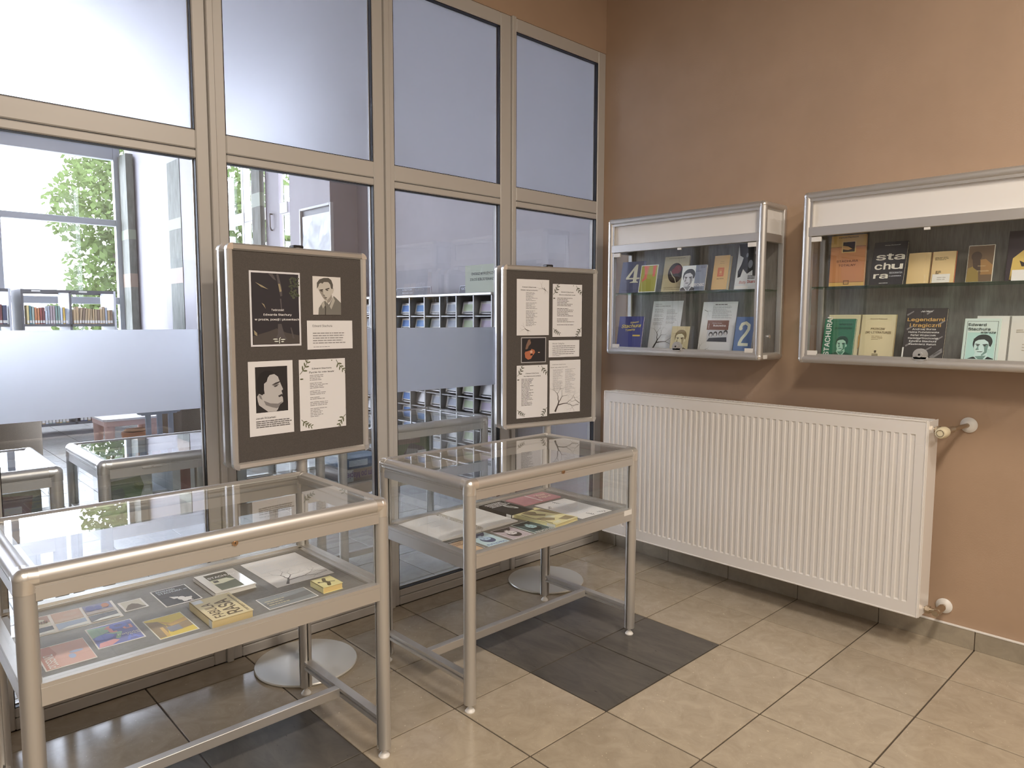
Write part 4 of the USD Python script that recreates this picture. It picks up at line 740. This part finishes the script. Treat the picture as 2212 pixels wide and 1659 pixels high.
it.ink('title_lettering', (110, 90, 60), it.text('PRZECIW', .76, .36, .045, 'c', .2), it.text('(W) LITERATURZE', .77, .44, .045, 'c', .36)); it.ink('author_line', (140, 116, 80), it.text('Krzysztof Rutkowski', .76, .12, .022, 'c', .24)); it.ink('small_lines', (170, 146, 104), it.para(.68, .5, .84, 3, .035, 4, .3, .3)); it.ink('crest', (84, 68, 44), it.poly((.74, .83), (.77, .83), (.77, .87), (.755, .89), (.74, .87)), it.para(.71, .91, .8, 2, .03, 8, .4, .2)); it.ink('yellow_stain', (196, 142, 50), it.poly((.49, .5), (.515, .45), (.51, .75), (.495, .82)))
it = stand_item('book', 'black marbled book with yellow and white lettering, behind the lock of the larger wall showcase', 'book', .160, 1.838, 2.000, LZs, .229, .014, (56, 50, 50), book=True)
it.ink('marbling', (124, 116, 112), [it.poly((x, y), (x + .16, y - .07), (x + .17, y - .05), (x + .02, y + .03)) for x, y in ((.02, .12), (.5, .1), (.8, .3), (.05, .4), (.78, .6), (.3, .62), (.06, .72), (.55, .8), (.76, .88), (.3, .93))] + [it.poly((.68, .93), (.96, .76), (.98, .84), (.76, .97))])
it.ink('yellow_lettering', (204, 152, 62), it.text('Legendarni', .5, .25, .062, 'c', .9), it.text('i tragiczni', .5, .36, .062, 'c', .76)); it.ink('white_lettering', (214, 204, 192), it.text('Jan Marx', .5, .075, .03, 'c', .28), *[it.text(a, .48, .42 + .058 * i, .03, 'c', min(.74, .044 * len(a))) for i, a in enumerate(('Andrzej Bursa', 'Halina Poświatowska', 'Rafał Wojaczek', 'Stanisław Grochowiak', 'Edward Stachura', 'Kazimierz Ratoń'))]); it.ink('corner_label', (216, 208, 196), it.rect(-.0, .76, .04, 1))
it = stand_item('book', 'pale green book with a dark-haired face and an ornate title', 'book', .172, 2.070, 2.198, LZs, .184, .012, (190, 200, 184), book=True)
it.ink('thin_frame', (70, 90, 80), it.frame(.08, .06, .94, .95, .012)); it.ink('mint_ground', (164, 198, 182), it.rect(.12, .32, .9, .92)); face(it, .54, .62, .44, (40, 48, 46), (186, 212, 196), (104, 136, 122), (30, 38, 36), (34, 42, 42), .08, it.rect(.12, .3, .9, .92)); it.ink('title_lettering', (54, 66, 60), it.text('Edward', .12, .17, .058, 'l', .5), it.text('Stachura', .12, .27, .058, 'l', .62), it.text('wiersze', .9, .34, .05, 'r', .42, True, .3))
it = open_book('open white book at the lower right, cut by the edge of the photo', .110, 2.098, 2.338, LZs, .196, (226, 212, 192), (222, 214, 200), .17)
it.ink('page_print', (176, 160, 136), it.para(.6, .3, .9, 2, .04, 5, .4, .2), it.para(.7, .6, .95, 3, .06, 6, .3, .2)); it.ink('pink_stamp', (196, 160, 146), it.rect(.82, .34, .9, .42))

# ------------------------------------------------------------------ the library beyond the glass
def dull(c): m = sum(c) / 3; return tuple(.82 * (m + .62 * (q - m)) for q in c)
def game_box(label, x0, x1, y0, y1, z0, z1, side, top, prints=(), rz=0.0, name='game_box', c='box', group=None):
    t = thing(name, label, c, loc=((x0 + x1) / 2, (y0 + y1) / 2, z0), rz=rz, group=group)
    a, b, h = (x1 - x0) / 2, (y1 - y0) / 2, z1 - z0
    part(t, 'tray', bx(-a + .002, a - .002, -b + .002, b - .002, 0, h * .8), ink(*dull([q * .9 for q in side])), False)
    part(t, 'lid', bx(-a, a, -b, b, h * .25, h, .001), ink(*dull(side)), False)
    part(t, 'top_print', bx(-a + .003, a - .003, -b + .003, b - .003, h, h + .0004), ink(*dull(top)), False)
    for i, (nm, col, P) in enumerate(prints):                 # on the front side; shares of width and height
        g = Polygon([((.5 - x) * 2 * a, y * h) for x, y in P]); part(t, nm, exty(g, b, b + .0004 + .0002 * i), ink(*dull(col)), False)
    return t
R4 = lambda x0, y0, x1, y1: [(x0, y0), (x1, y0), (x1, y1), (x0, y1)]
Z0 = .5885
game_box('green and cream board game box inside a display table beyond the left pane', 2.62, 2.79, -.62, -.36, Z0, .785, (178, 178, 158), (120, 150, 110), [('green_print', (96, 134, 66), [(0, .35), (.7, .45), (.8, .75), (.72, .96), (0, .9)]), ('dark_print', (92, 104, 84), [(.02, .4), (.3, .42), (.36, .6), (.3, .74), (.02, .7)]), ('pale_print', (206, 206, 190), R4(.8, .6, .95, .72)), ('red_print', (150, 84, 70), [(0, .0), (.3, .0), (.2, .12), (0, .14)])])
game_box('low white box with a dark photo side, between two game boxes beyond the left pane', 2.545, 2.612, -.62, -.40, Z0, .69, (208, 206, 206), (222, 224, 228), [('dark_print', (96, 84, 84), [(.0, 0), (.7, 0), (.5, .9), (0, .95)]), ('brown_print', (150, 130, 120), R4(.72, .1, .95, .7))])
game_box('tall white and red game box with circles beyond the left pane, left of the mullion', 2.44, 2.535, -.66, -.36, Z0, .795, (206, 204, 196), (220, 220, 220), [('red_band', (150, 52, 50), R4(.35, 0, .8, 1)), ('circle', (222, 214, 206), [(.57 + .12 * math.cos(a), .35 + .1 * math.sin(a)) for a in np.linspace(0, 6.2, 16)]), ('ring_print', (120, 120, 116), R4(.05, .3, .25, .5))])
game_box('cream game box with small dark lines, right of the red and white one', 2.20, 2.43, -.62, -.36, Z0, .785, (196, 192, 178), (214, 212, 206), [('dark_print', (80, 76, 72), R4(.2, .72, .75, .78)), ('thin_print', (140, 134, 126), R4(.3, .6, .7, .63))])
game_box('yellow game box with a red title panel in the leftmost display table beyond the glass', 3.03, 3.22, -.62, -.36, Z0, .775, (150, 142, 96), (170, 160, 130), [('green_print', (92, 104, 96), [(.4, .0), (1, .0), (1, .9), (.55, .7)]), ('red_print', (134, 70, 64), [(.2, .45), (.8, .5), (.85, .9), (.1, .98)]), ('pale_print', (180, 160, 140), R4(.35, .55, .65, .7))])
bm = game_box('flat tan game box with an upside-down purple title, beyond the glass', 1.40, 1.685, -.64, -.36, Z0, .652, (190, 146, 122), (170, 162, 160), [('pale_end', (200, 196, 196), R4(.0, .0, .22, 1))])
V, F = text2('ulcem po Mapie', True); V = V * .030; V[:, 0] *= .21 / V[:, 0].max(); V = np.c_[.10 - V[:, 0], .047 - V[:, 1]] * [1, 1]
V = np.c_[-V[:, 0] + .01, V[:, 1]]
part(bm, 'title_lettering', trimesh.Trimesh(np.c_[V[:, 0], np.full(len(V), .1408), V[:, 1]], F, process=False), ink(96, 60, 110), False)
game_box('blue game box lying on the tan one beyond the glass', 1.43, 1.66, -.60, -.38, .6525, .708, (62, 112, 178), (150, 190, 226), [('pale_print', (190, 206, 226), R4(.1, .2, .6, .8)), ('green_print', (70, 120, 70), R4(.72, .0, 1, .4))])
game_box('green and purple game box in the display table in front of the index-card rack', 1.12, 1.34, -.60, -.36, Z0, .795, (104, 116, 70), (180, 140, 124), [('purple_print', (96, 66, 90), [(.0, .25), (.6, .1), (1, .35), (.8, .65), (.4, .8)]), ('grey_print', (132, 128, 130), [(.25, .5), (.5, .4), (.65, .6), (.3, .66)]), ('pale_lettering', (206, 196, 200), R4(.62, .48, .9, .56)), ('orange_print', (196, 96, 44), [(.1 + .07 * math.cos(a), .3 + .06 * math.sin(a)) for a in np.linspace(0, 6.2, 12)]), ('brown_print', (160, 106, 88), R4(0, .78, .7, 1))])

# index-card racks against the wall
BLUE, GR, GRN, PNK, BLU2 = (70, 128, 196), (176, 174, 176), (190, 196, 150), (200, 176, 186), (96, 146, 204)
DARKM = mat('dark_metal', (0.07, 0.068, 0.07), 0.4, 0.3)
def rack(label, y0, y1, ncol):
    t = thing('card_rack', label, 'rack', loc=(0, (y0 + y1) / 2, 0)); W = (y1 - y0) / 2; D = .26; pc = 2 * W / ncol; zb, pr = .30, .1185
    part(t, 'plinth', bx(.02, D - .02, -W + .01, W - .01, 0, .26), mat('rack_grey', (.32, .32, .33), .4, .4), False)
    part(t, 'top_board', bx(.01, D + .005, -W, W, 1.625, 1.645, .003), ALU, False)
    part(t, 'back_panel', bx(.01, .02, -W, W, .02, 1.625), DARKM, False)
    for k in range(ncol + 1): part(t, 'upright', bx(.02, D, -W + pc * k - .006, -W + pc * k + .006, .26, 1.625), ALU2, False)
    for i in range(11):
        z = zb + pr * i; part(t, 'shelf_strip', bx(.02, D - .005, -W, W, z - .012, z - .004), ALU2, False)
        part(t, 'slot_shelf', bx(.02, .20, -W, W, z + .09, z + .094), DARKM, False)
        for k in range(ncol):
            c = -W + pc * (k + .5); q = pc * .40
            d = part(t, 'flap_door', hull([(D - .055 + .020 * s, c + a, z + .006 + .092 * (1 - s)) for a in (-q, q) for s in (0, 1)] + [(D - .060 + .020 * s, c + a, z + .006 + .092 * (1 - s)) for a in (-q, q) for s in (0, 1)]), mat('flap_metal', (.30, .29, .285), .4, .5), False)
            f = lambda s, o=.0012: (D - .055 + .020 * s + o, z + .006 + .092 * (1 - s))
            col = (BLUE, BLU2, GR, GR, GRN, PNK)[k % 6]
            if i >= 8 or (i + k) % 5 != 0:
                cq = q * .74; P = [(f(s)[0], c + a, f(s)[1]) for a in (-cq, cq) for s in (.20, .74)]
                part(d, 'card', hull(P + [(p[0] + .0016, p[1], p[2]) for p in P]), ink(*col), False); P = [(f(s)[0] - .0006, c + a, f(s)[1]) for a in (-q * .94, q * .94) for s in (.10, .92)]; part(d, 'card_holder', hull(P + [(p[0] + .001, p[1], p[2]) for p in P]), WHITEP, False)
            x, zz = f(.86, .003); part(d, 'pull_bar', bx(x - .003, x + .003, c - q * .66, c + q * .66, zz - .004, zz + .004), BLACKP, False)
    return t
rack('grey metal rack of small flap doors with coloured cards, beyond the third pane', -1.96, -.78, 6)
rack('second grey metal card rack, farther away, mostly behind the left poster stand', -2.92, -1.975, 5)
def sign(nm, label, y0, y1, h, x, col, lines, tc, slant=0.0, c='sign'):
    t = thing(nm, label, c, loc=(x, (y0 + y1) / 2, 1.6455)); W = (y1 - y0) / 2
    g = Polygon([(-W, 0), (W, 0), (W - slant * .4, h), (-W + slant, h)]) if slant else sbox(-W, 0, W, h)
    part(t, 'plate', extx(g, 0, .003), ink(*col), False)
    if slant: part(t, 'edge_line', extx(g.difference(g.buffer(-.005)), .003, .0035), ink(206, 200, 200), False)
    Vs, Fs, n = [], [], 0
    for (s, y, z, hh) in lines:
        V, F = text2(s, True); V = V * hh + [y - W, z]; Vs.append(V); Fs.append(F + n); n += len(V)
    if Vs: V = np.vstack(Vs); part(t, 'lettering', trimesh.Trimesh(np.c_[np.full(len(V), .0037), V], np.vstack(Fs), process=False), ink(*tc), False)
sign('notice', 'olive green notice with two lines of black capitals on top of the card rack', -1.135, -.70, .20, .20, (176, 172, 140), [('CHCESZ WYPOŻYCZYĆ', .07, .128, .017), ('ZGŁOŚ BIBLIOTEKARZOWI', .055, .088, .017)], (40, 38, 34))
sign('rack_sign', 'dark slanted sign reading KATALOG beside the olive notice', -1.30, -1.02, .062, .13, (104, 94, 98), [('KATALOG', .035, .030, .018)], (200, 194, 196), .02)
sign('rack_sign', 'dark wide catalogue sign with pale lines on the left part of the card rack', -2.10, -1.60, .066, .16, (104, 92, 92), [('ALFABETYCZNY', .10, .042, .013), ('PRZEDMIOTOWY', .10, .016, .013)], (190, 184, 184), .02)

# framed picture wrapped in film on the wall step
t = thing('framed_picture', 'white framed picture covered with shiny film on the lavender wall beyond the glass', 'picture', loc=(.2805, -3.19, 1.62))
part(t, 'frame', cat(bx(0, .03, -.30, -.275, 0, .88, .003), bx(0, .03, .275, .30, 0, .88, .003), bx(0, .03, -.275, .275, 0, .025, .003), bx(0, .03, -.275, .275, .855, .88, .003)), WFW, False)
part(t, 'backing', bx(0, .008, -.28, .28, .01, .87), mat('picture_backing', (.34, .36, .38), .5), False)
gv, gf = trimesh.creation.box([1, 1, 1]).vertices, None
N = 26; yy, zz = np.meshgrid(np.linspace(-.262, .262, N), np.linspace(.03, .80, N)); xx = .012 + .012 * meshkit.fbm(np.stack([yy * 7, zz * 5, 0 * yy], -1), 3, 4)
idx = np.arange(N * N).reshape(N, N); F = np.vstack([np.c_[idx[:-1, :-1].ravel(), idx[:-1, 1:].ravel(), idx[1:, 1:].ravel()], np.c_[idx[:-1, :-1].ravel(), idx[1:, 1:].ravel(), idx[1:, :-1].ravel()]])
part(t, 'wrapping_film', trimesh.Trimesh(np.c_[xx.ravel(), yy.ravel(), zz.ravel()], F, process=False), mat('shiny_film', (.36, .39, .41), .14), True)
part(t, 'grey_band', bx(.026, .027, -.262, .262, .16, .26), ink(110, 116, 120), False)
t = thing('curtain_hook', 'small metal handle on the window post beyond the glass', 'handle', loc=(.281, -4.13, 2.36))
part(t, 'grip', tube([(0, 0, .16), (.03, .01, .16), (.03, .01, .03), (.012, .0, .0), (0, 0, 0)], .007), ALU2)

# bark-printed strips on the far pillar
BARK = noisy('birch_print', (0.20, 0.21, 0.18), (0.30, 0.31, 0.27), 14, 0.7, stretch=(1, 1, .25))
def strip(label, x0, x1, y0, y1, z0, z1):
    t = thing('bark_strip', label, 'decoration', loc=((x0 + x1) / 2, (y0 + y1) / 2, z0))
    a, b, h = (x1 - x0) / 2, (y1 - y0) / 2, z1 - z0
    part(t, 'strip', bx(-a, a, -b, b, 0, h), BARK, False)
    for z, hh, c in ((2.62, .14, (150, 150, 120)), (1.92, .2, (168, 138, 112))): part(t, 'patch', bx(-a - .002, a + .002, -b - .002, b + .002, z - z0, z - z0 + hh), ink(*c), False)
strip('pale bark-patterned strip with two brownish patches on the white pillar beyond the left pane', .2805, .286, -7.22, -6.76, .1, 3.5)
strip('grey bark-patterned post beside the large window in the far corner', .30, .40, -8.98, -8.62, 0, 3.85)
strip('narrow grey bark-patterned post between the two side windows, seen above the left poster stand', .281, .33, -4.50, -4.30, 0, 3.85)

# bookcases with their books
SH = mat('shelf_grey', (.125, .13, .145), .6, 0, .25); SHL = mat('shelf_end_pale', (.62, .64, .70), .45)
def bookcase(label, x0, x1, y, div):
    t = thing('bookcase', label, 'bookcase', loc=((x0 + x1) / 2, y, 0)); W = (x1 - x0) / 2; D = .32
    for x in (-W, W): part(t, 'end_panel', bx(x - .012, x + .012, -D, D, .14, 1.80), SH if x > 0 else SHL, False)
    if W < .4935: part(t, 'end_board', bx(-W - .17, -W - .012, -.3, -.285, .14, 1.79, .004), SHL, False)
    for x in div: part(t, 'divider', bx(x - .008, x + .008, -D + .01, D - .01, .14, 1.78), SHL, False); part(t, 'divider_edge', bx(x - .012, x + .012, D - .01, D, .14, 1.78), SH, False)
    for z in (.14, .42, .88, 1.355): part(t, 'shelf', bx(-W + .012, W - .012, -D, D, z, z + .03), SH, False)
    part(t, 'top_rail', bx(-W + .012, W - .012, D - .03, D, 1.765, 1.80), SH, False); part(t, 'top_rail', bx(-W + .012, W - .012, -D, -D + .03, 1.765, 1.80), SH, False)
    for x in (-W + .08, W - .08):
        for yy in (-D + .06, D - .06): part(t, 'caster', cat(cyl((x, yy, .05), (x, yy, .14), .012), cyl((x - .014, yy, .028), (x + .014, yy, .028), .0275, 18)), DARKM)
    for x in (W - .14, -.14): part(t, 'shelf_label', bx(x - .045, x + .045, D, D + .002, 1.772, 1.792), WHITEP, False)
BC = (.992, 1.978, -7.50)
bookcase('grey open bookcase on castors near the far window, with two bays of books', *BC, (0.0,))
bookcase('second grey bookcase at the far left edge of the photo, with dark books', 2.10, 3.09, -7.50, (0.0,))
CN = {'yellow': (206, 176, 104), 'teal': (70, 116, 116), 'green-grey': (150, 160, 140), 'orange': (196, 112, 58), 'red': (150, 62, 54), 'maroon': (116, 52, 56), 'grey': (150, 150, 154), 'pale grey': (184, 184, 188), 'mauve': (162, 136, 134), 'sage green': (120, 144, 128), 'mustard': (206, 160, 50), 'brown': (130, 100, 76), 'tan': (182, 144, 96), 'light brown': (164, 132, 94), 'navy': (56, 62, 88), 'dark blue': (66, 74, 104)}
ORD = ['first', 'second', 'third', 'fourth', 'fifth', 'sixth', 'seventh', 'eighth', 'ninth', 'tenth', 'eleventh', 'twelfth', 'thirteenth', 'fourteenth', 'fifteenth', 'sixteenth', 'seventeenth', 'eighteenth']
def book_row(xa, xb, y, z, cols, hs, where, group, tag=True, lean=None):
    n = len(cols); w = (xa - xb) / n; r = random.Random(int(xa * 1000 + z * 77))
    for i, (c, h) in enumerate(zip(cols, hs)):
        col = CN[c]; x = xa - w * (i + .5); tw = w * r.uniform(.86, .97)
        th = (lean or {}).get(i, 0.0)
        M = np.eye(4); M[:3, :3] = trimesh.transformations.rotation_matrix(-th, [0, 1, 0])[:3, :3]; M[:3, 3] = [x, y, z + abs(math.sin(th)) * tw / 2]
        t = thing('shelf_book', '%s-spined library book, %s from the left %s' % (c, ORD[i], where), 'book', M=M, group=group)
        part(t, 'cover', cat(bx(-tw / 2, tw / 2, -.002, 0, 0, h), bx(-tw / 2, -tw / 2 + .002, -.14, 0, 0, h), bx(tw / 2 - .002, tw / 2, -.14, 0, 0, h)), ink(*col), False)
        part(t, 'pages', bx(-tw / 2 + .002, tw / 2 - .002, -.138, -.002, .003, h - .003), ink(206, 200, 190), False)
        if tag: part(t, 'spine_label', bx(-tw / 2 + .002, tw / 2 - .002, 0, .0008, .012, .045), WHITEP, False)
yb = BC[2] + .30
book_row(1.94, 1.515, yb, 1.3855, ['yellow', 'teal', 'green-grey', 'orange', 'orange', 'red', 'maroon', 'pale grey', 'grey', 'mauve', 'mauve', 'sage green', 'sage green', 'pale grey', 'mustard', 'grey'], [.225, .22, .21, .2, .19, .195, .2, .16, .215, .225, .22, .225, .22, .2, .205, .19], "in the bookcase's upper left bay", "books in the left bay of the bookcase's top shelf")
book_row(1.455, 1.02, yb, 1.3855, ['tan', 'tan', 'light brown', 'brown', 'light brown', 'tan', 'light brown', 'tan', 'light brown', 'brown', 'tan', 'light brown', 'grey', 'tan', 'brown'], [.175, .215, .20, .20, .195, .19, .19, .185, .185, .18, .185, .215, .205, .17, .175], "in the bookcase's upper right bay", "books in the right bay of the bookcase's top shelf", lean={2: .1, 3: .1, 4: .09, 5: .08, 6: .07})
book_row(1.92, 1.56, yb, .1705, ['brown', 'grey', 'tan', 'pale grey', 'green-grey', 'grey', 'light brown', 'yellow', 'green-grey', 'tan'], [.19, .18, .19, .18, .19, .19, .185, .2, .19, .19], "on the bookcase's bottom shelf, left bay", "books on the bookcase's bottom shelf")
book_row(1.44, 1.20, yb, .1705, ['navy', 'dark blue', 'tan', 'red', 'orange', 'pale grey'], [.2, .2, .21, .2, .19, .2], "on the bookcase's bottom shelf, right bay", "books on the bookcase's bottom shelf")
book_row(2.31, 2.13, yb, 1.3855, ['dark blue', 'navy', 'maroon', 'navy'], [.25, .24, .23, .22], 'on the bookcase cut by the photo edge', 'dark books on the second bookcase')

# children's furniture and armchairs
PINK = mat('pink_plastic', (.72, .50, .44), .35); PINKW = mat('white_plastic_top', (.80, .77, .76), .25); BLUEG = mat('blue_grey_plastic', (.25, .285, .35), .4)
t = thing('kids_table', "low pink children's table with a white top in front of the bookcase", 'table', loc=(1.50, -4.98, 0))
part(t, 'table_top', hull([(x, y, z) for x in (-.27, .27) for y in (-.24, .24) for z in (.455, .475)] + [(x, y, z) for x in (-.24, .24) for y in (-.27, .27) for z in (.455, .475)]), PINKW, False)
part(t, 'apron', cat(bx(-.25, .25, -.255, -.235, .40, .455, .006), bx(-.25, .25, .235, .255, .40, .455, .006), bx(-.255, -.235, -.24, .24, .40, .455, .006), bx(.235, .255, -.24, .24, .40, .455, .006)), PINK, False)
for x in (-.205, .205):
    for y in (-.205, .205): part(t, 'leg', cyl((x * 1.03, y * 1.03, 0), (x, y, .455), .034, 20, .05), PINK)
t = thing('kids_stool', "orange round children's stool under the pink table", 'stool', loc=(1.42, -5.0, 0))
part(t, 'drum', lathe([(0, .0), (.11, 0), (.12, .02), (.10, .14), (.125, .28), (.12, .30), (0, .31)], 36), mat('orange_plastic', (.62, .30, .16), .4)); part(t, 'seat_pad', lathe([(0, .31), (.10, .31), (.09, .325), (0, .33)], 36), mat('orange_pad', (.66, .36, .2), .6))
t = thing('kids_chair', "blue-grey plastic children's chair with a slatted back beside the pink table", 'chair', loc=(1.40, -4.47, 0), rz=.1)
part(t, 'seat', hull([(x, y, z) for x in (-.18, .18) for y in (-.16, .16) for z in (.27, .30)]), BLUEG, False)
for x in (-.145, .145):
    for y in (-.125, .125): part(t, 'leg', cyl((x * 1.1, y * 1.1, 0), (x, y, .27), .026, 16, .034), BLUEG)
g = unary_union([sbox(-.18, .57, .18, .72).buffer(.02), Polygon([(-.20, .62), (.20, .62), (.16, .54), (-.16, .54)])] )
part(t, 'back_board', exty(g, .14, .172), BLUEG, False)
for x in (-.105, 0, .105): part(t, 'back_slat', bx(x - .024, x + .024, .143, .169, .29, .56, .006), BLUEG, False)
ARM = noisy('beige_upholstery', (.20, .165, .125), (.25, .21, .16), 200, .8, .2)
def tub(label, x, y, rz):
    t = thing('tub_armchair', label, 'armchair', loc=(x, y, 0), rz=rz)
    part(t, 'base', cyl((0, 0, .0), (0, 0, .40), .33, 40, .345), ARM); part(t, 'seat_cushion', lathe([(0, .40), (.27, .40), (.29, .43), (.27, .46), (0, .47)], 40), ARM)
    P = [(.37 * math.cos(a), .37 * math.sin(a)) for a in np.linspace(-.35, PI + .35, 30)]; Q = [(.27 * math.cos(a), .27 * math.sin(a)) for a in np.linspace(PI + .35, -.35, 30)]
    part(t, 'backrest', extz(Polygon(P + Q), .02, .72), ARM); part(t, 'backrest_seam', extz(Polygon(P).buffer(.002).difference(Polygon(P).buffer(-.001)), .50, .505), SLOT, False)
tub('beige tub armchair beside the blue-grey chair, just left of the thick mullion', 0.78, -5.2, .35)
tub('beige tub armchair at the left edge of the photo, below the frosted band', 2.50, -5.6, .2)
# dark post at the left edge of the near room
t = thing('dark_post', 'dark brown post standing at the left edge of the photo by the glass partition', 'post', loc=(3.32, .17, 0))
BRK = noisy('dark_brown_laminate', (.10, .075, .05), (.16, .12, .08), 60, .6, stretch=(1, 1, .2))
part(t, 'board', bx(-.055, .06, -.02, .02, 0, 2.2, .003), BRK, False); part(t, 'edge_strip', bx(-.068, -.055, -.024, .024, 0, 2.2, .002), mat('edge_dark', (.035, .025, .02), .5), False)

# ------------------------------------------------------------------ outside
struct('ground', bx(-40, 40, -70, LY - .2, -.5, -.4), noisy('grass', (.26, .26, .24), (.36, .36, .34), 2, .9))
struct('ground', bx(-40, -.2, LY - .2, 12, -.5, -.4), MATS['grass'])
LEAF = usdkit.material(stage, '/World/Looks/leaves', {'o': ('geometry', {}), 'r': ('rgb_ramp', {'ramp': [(0, (.10, .14, .05)), (1, (.30, .37, .17))]}), 'd': ('diffuse_bsdf', {}), 't': ('translucent_bsdf', {}), 'm': ('mix_closure', {'fac': .4})},
    [('o.random_per_island', 'r.fac'), ('r.color', 'd.color'), ('r.color', 't.color'), ('d.BSDF', 'm.closure1'), ('t.BSDF', 'm.closure2')], surface='m.closure')
BK = noisy('bark', (.10, .08, .06), (.17, .14, .11), 8, .9, stretch=(1, 1, .2))
def garden_tree(label, x, y, blobs, seed, n):
    t = thing('tree', label, 'tree', loc=(x, y, -.4)); r = np.random.default_rng(seed); zc = np.mean([b[2] for b in blobs])
    part(t, 'trunk', cat(cyl((0, 0, 0), (0, 0, zc), .16, 12, .09), *[cyl((0, 0, zc * .5), b[:3], .07, 8, .02) for b in blobs]), BK)
    V, F = [], []
    for b in blobs:
        m = int(n * b[3] ** 2); d = r.normal(size=(m, 3)); d /= np.linalg.norm(d, axis=1)[:, None]
        c = np.array(b[:3]) + d * b[3] * (r.random((m, 1)) ** .4) * [1, 1, .9]
        a = r.normal(size=(m, 3)); a /= np.linalg.norm(a, axis=1)[:, None]; e = np.cross(a, r.normal(size=(m, 3))); e /= np.linalg.norm(e, axis=1)[:, None]
        s = r.uniform(.06, .13, (m, 1)); k = len(V) and sum(len(q) for q in V)
        q = np.stack([c + a * s, c + e * s * .55, c - a * s, c - e * s * .55], 1).reshape(-1, 3); V.append(q)
        i = np.arange(m) * 4 + k; F += [np.c_[i, i + 1, i + 2], np.c_[i, i + 2, i + 3]]
    part(t, 'foliage', trimesh.Trimesh(np.vstack(V), np.vstack(F), process=False), LEAF, False, kind='stuff')
garden_tree('leafy tree outside the large window, right of the white building', -2.0, -17.5, [(0, 0, 3.0, 1.5), (.6, .3, 4.6, 1.3), (-.9, .2, 4.4, 1.3), (.2, -.4, 6.0, 1.1), (1.0, .6, 1.9, 1.0), (-.6, .8, 2.0, 1.1)], 3, 900)
garden_tree('leafy tree outside the side window above the left poster stand', -4.6, -14.5, [(0, 0, 3.2, 1.5), (.8, .3, 4.7, 1.2), (-.9, .2, 4.4, 1.3), (.9, 0, 2.6, 1.2), (-1.6, 0, 3, 1.2)], 5, 900)
t = thing('building', 'pale building outside with faint letters on its wall, behind the bookcases', 'building', loc=(3.0, -34, -.4))
WB_ = mat('pale_render', (.80, .79, .76), .8)
part(t, 'wall', bx(-6.5, 6.5, -3, 0, 0, 5.2), WB_, False); part(t, 'roof', hull([(x, y, z) for x, y, z in ((-6.8, .3, 5.2), (6.8, .3, 5.2), (-6.8, -3.3, 5.2), (6.8, -3.3, 5.2), (-6.8, -1.5, 6.3), (6.8, -1.5, 6.3))]), mat('roof_grey', (.42, .42, .45), .8), False)
for x in (-4.8, -2.8, -.2, 1.8, 4.4): part(t, 'window', bx(x, x + 1.0, 0, .03, 1.0, 2.4), mat('far_window', (.45, .5, .55), .2), False)
V, F = text2('IDY', True); V = V * .55; part(t, 'letters', trimesh.Trimesh(np.c_[1.2 - V[:, 0], np.full(len(V), .04), V[:, 1] + 3.3], F[:, ::-1], process=False), ink(150, 150, 154), False)
t = thing('kiosk', 'small white kiosk with a blue roof outside, left of the tree', 'kiosk', loc=(.6, -24, -.4))
part(t, 'walls', bx(-1.0, .9, -1.0, 0, 0, 2.7), WB_, False); part(t, 'roof', bx(-1.15, 1.05, -1.2, .25, 2.7, 3.0, .02), mat('kiosk_blue', (.30, .36, .52), .6), False); part(t, 'window', bx(-.6, .5, 0, .02, 1.2, 2.0), MATS['far_window'], False)
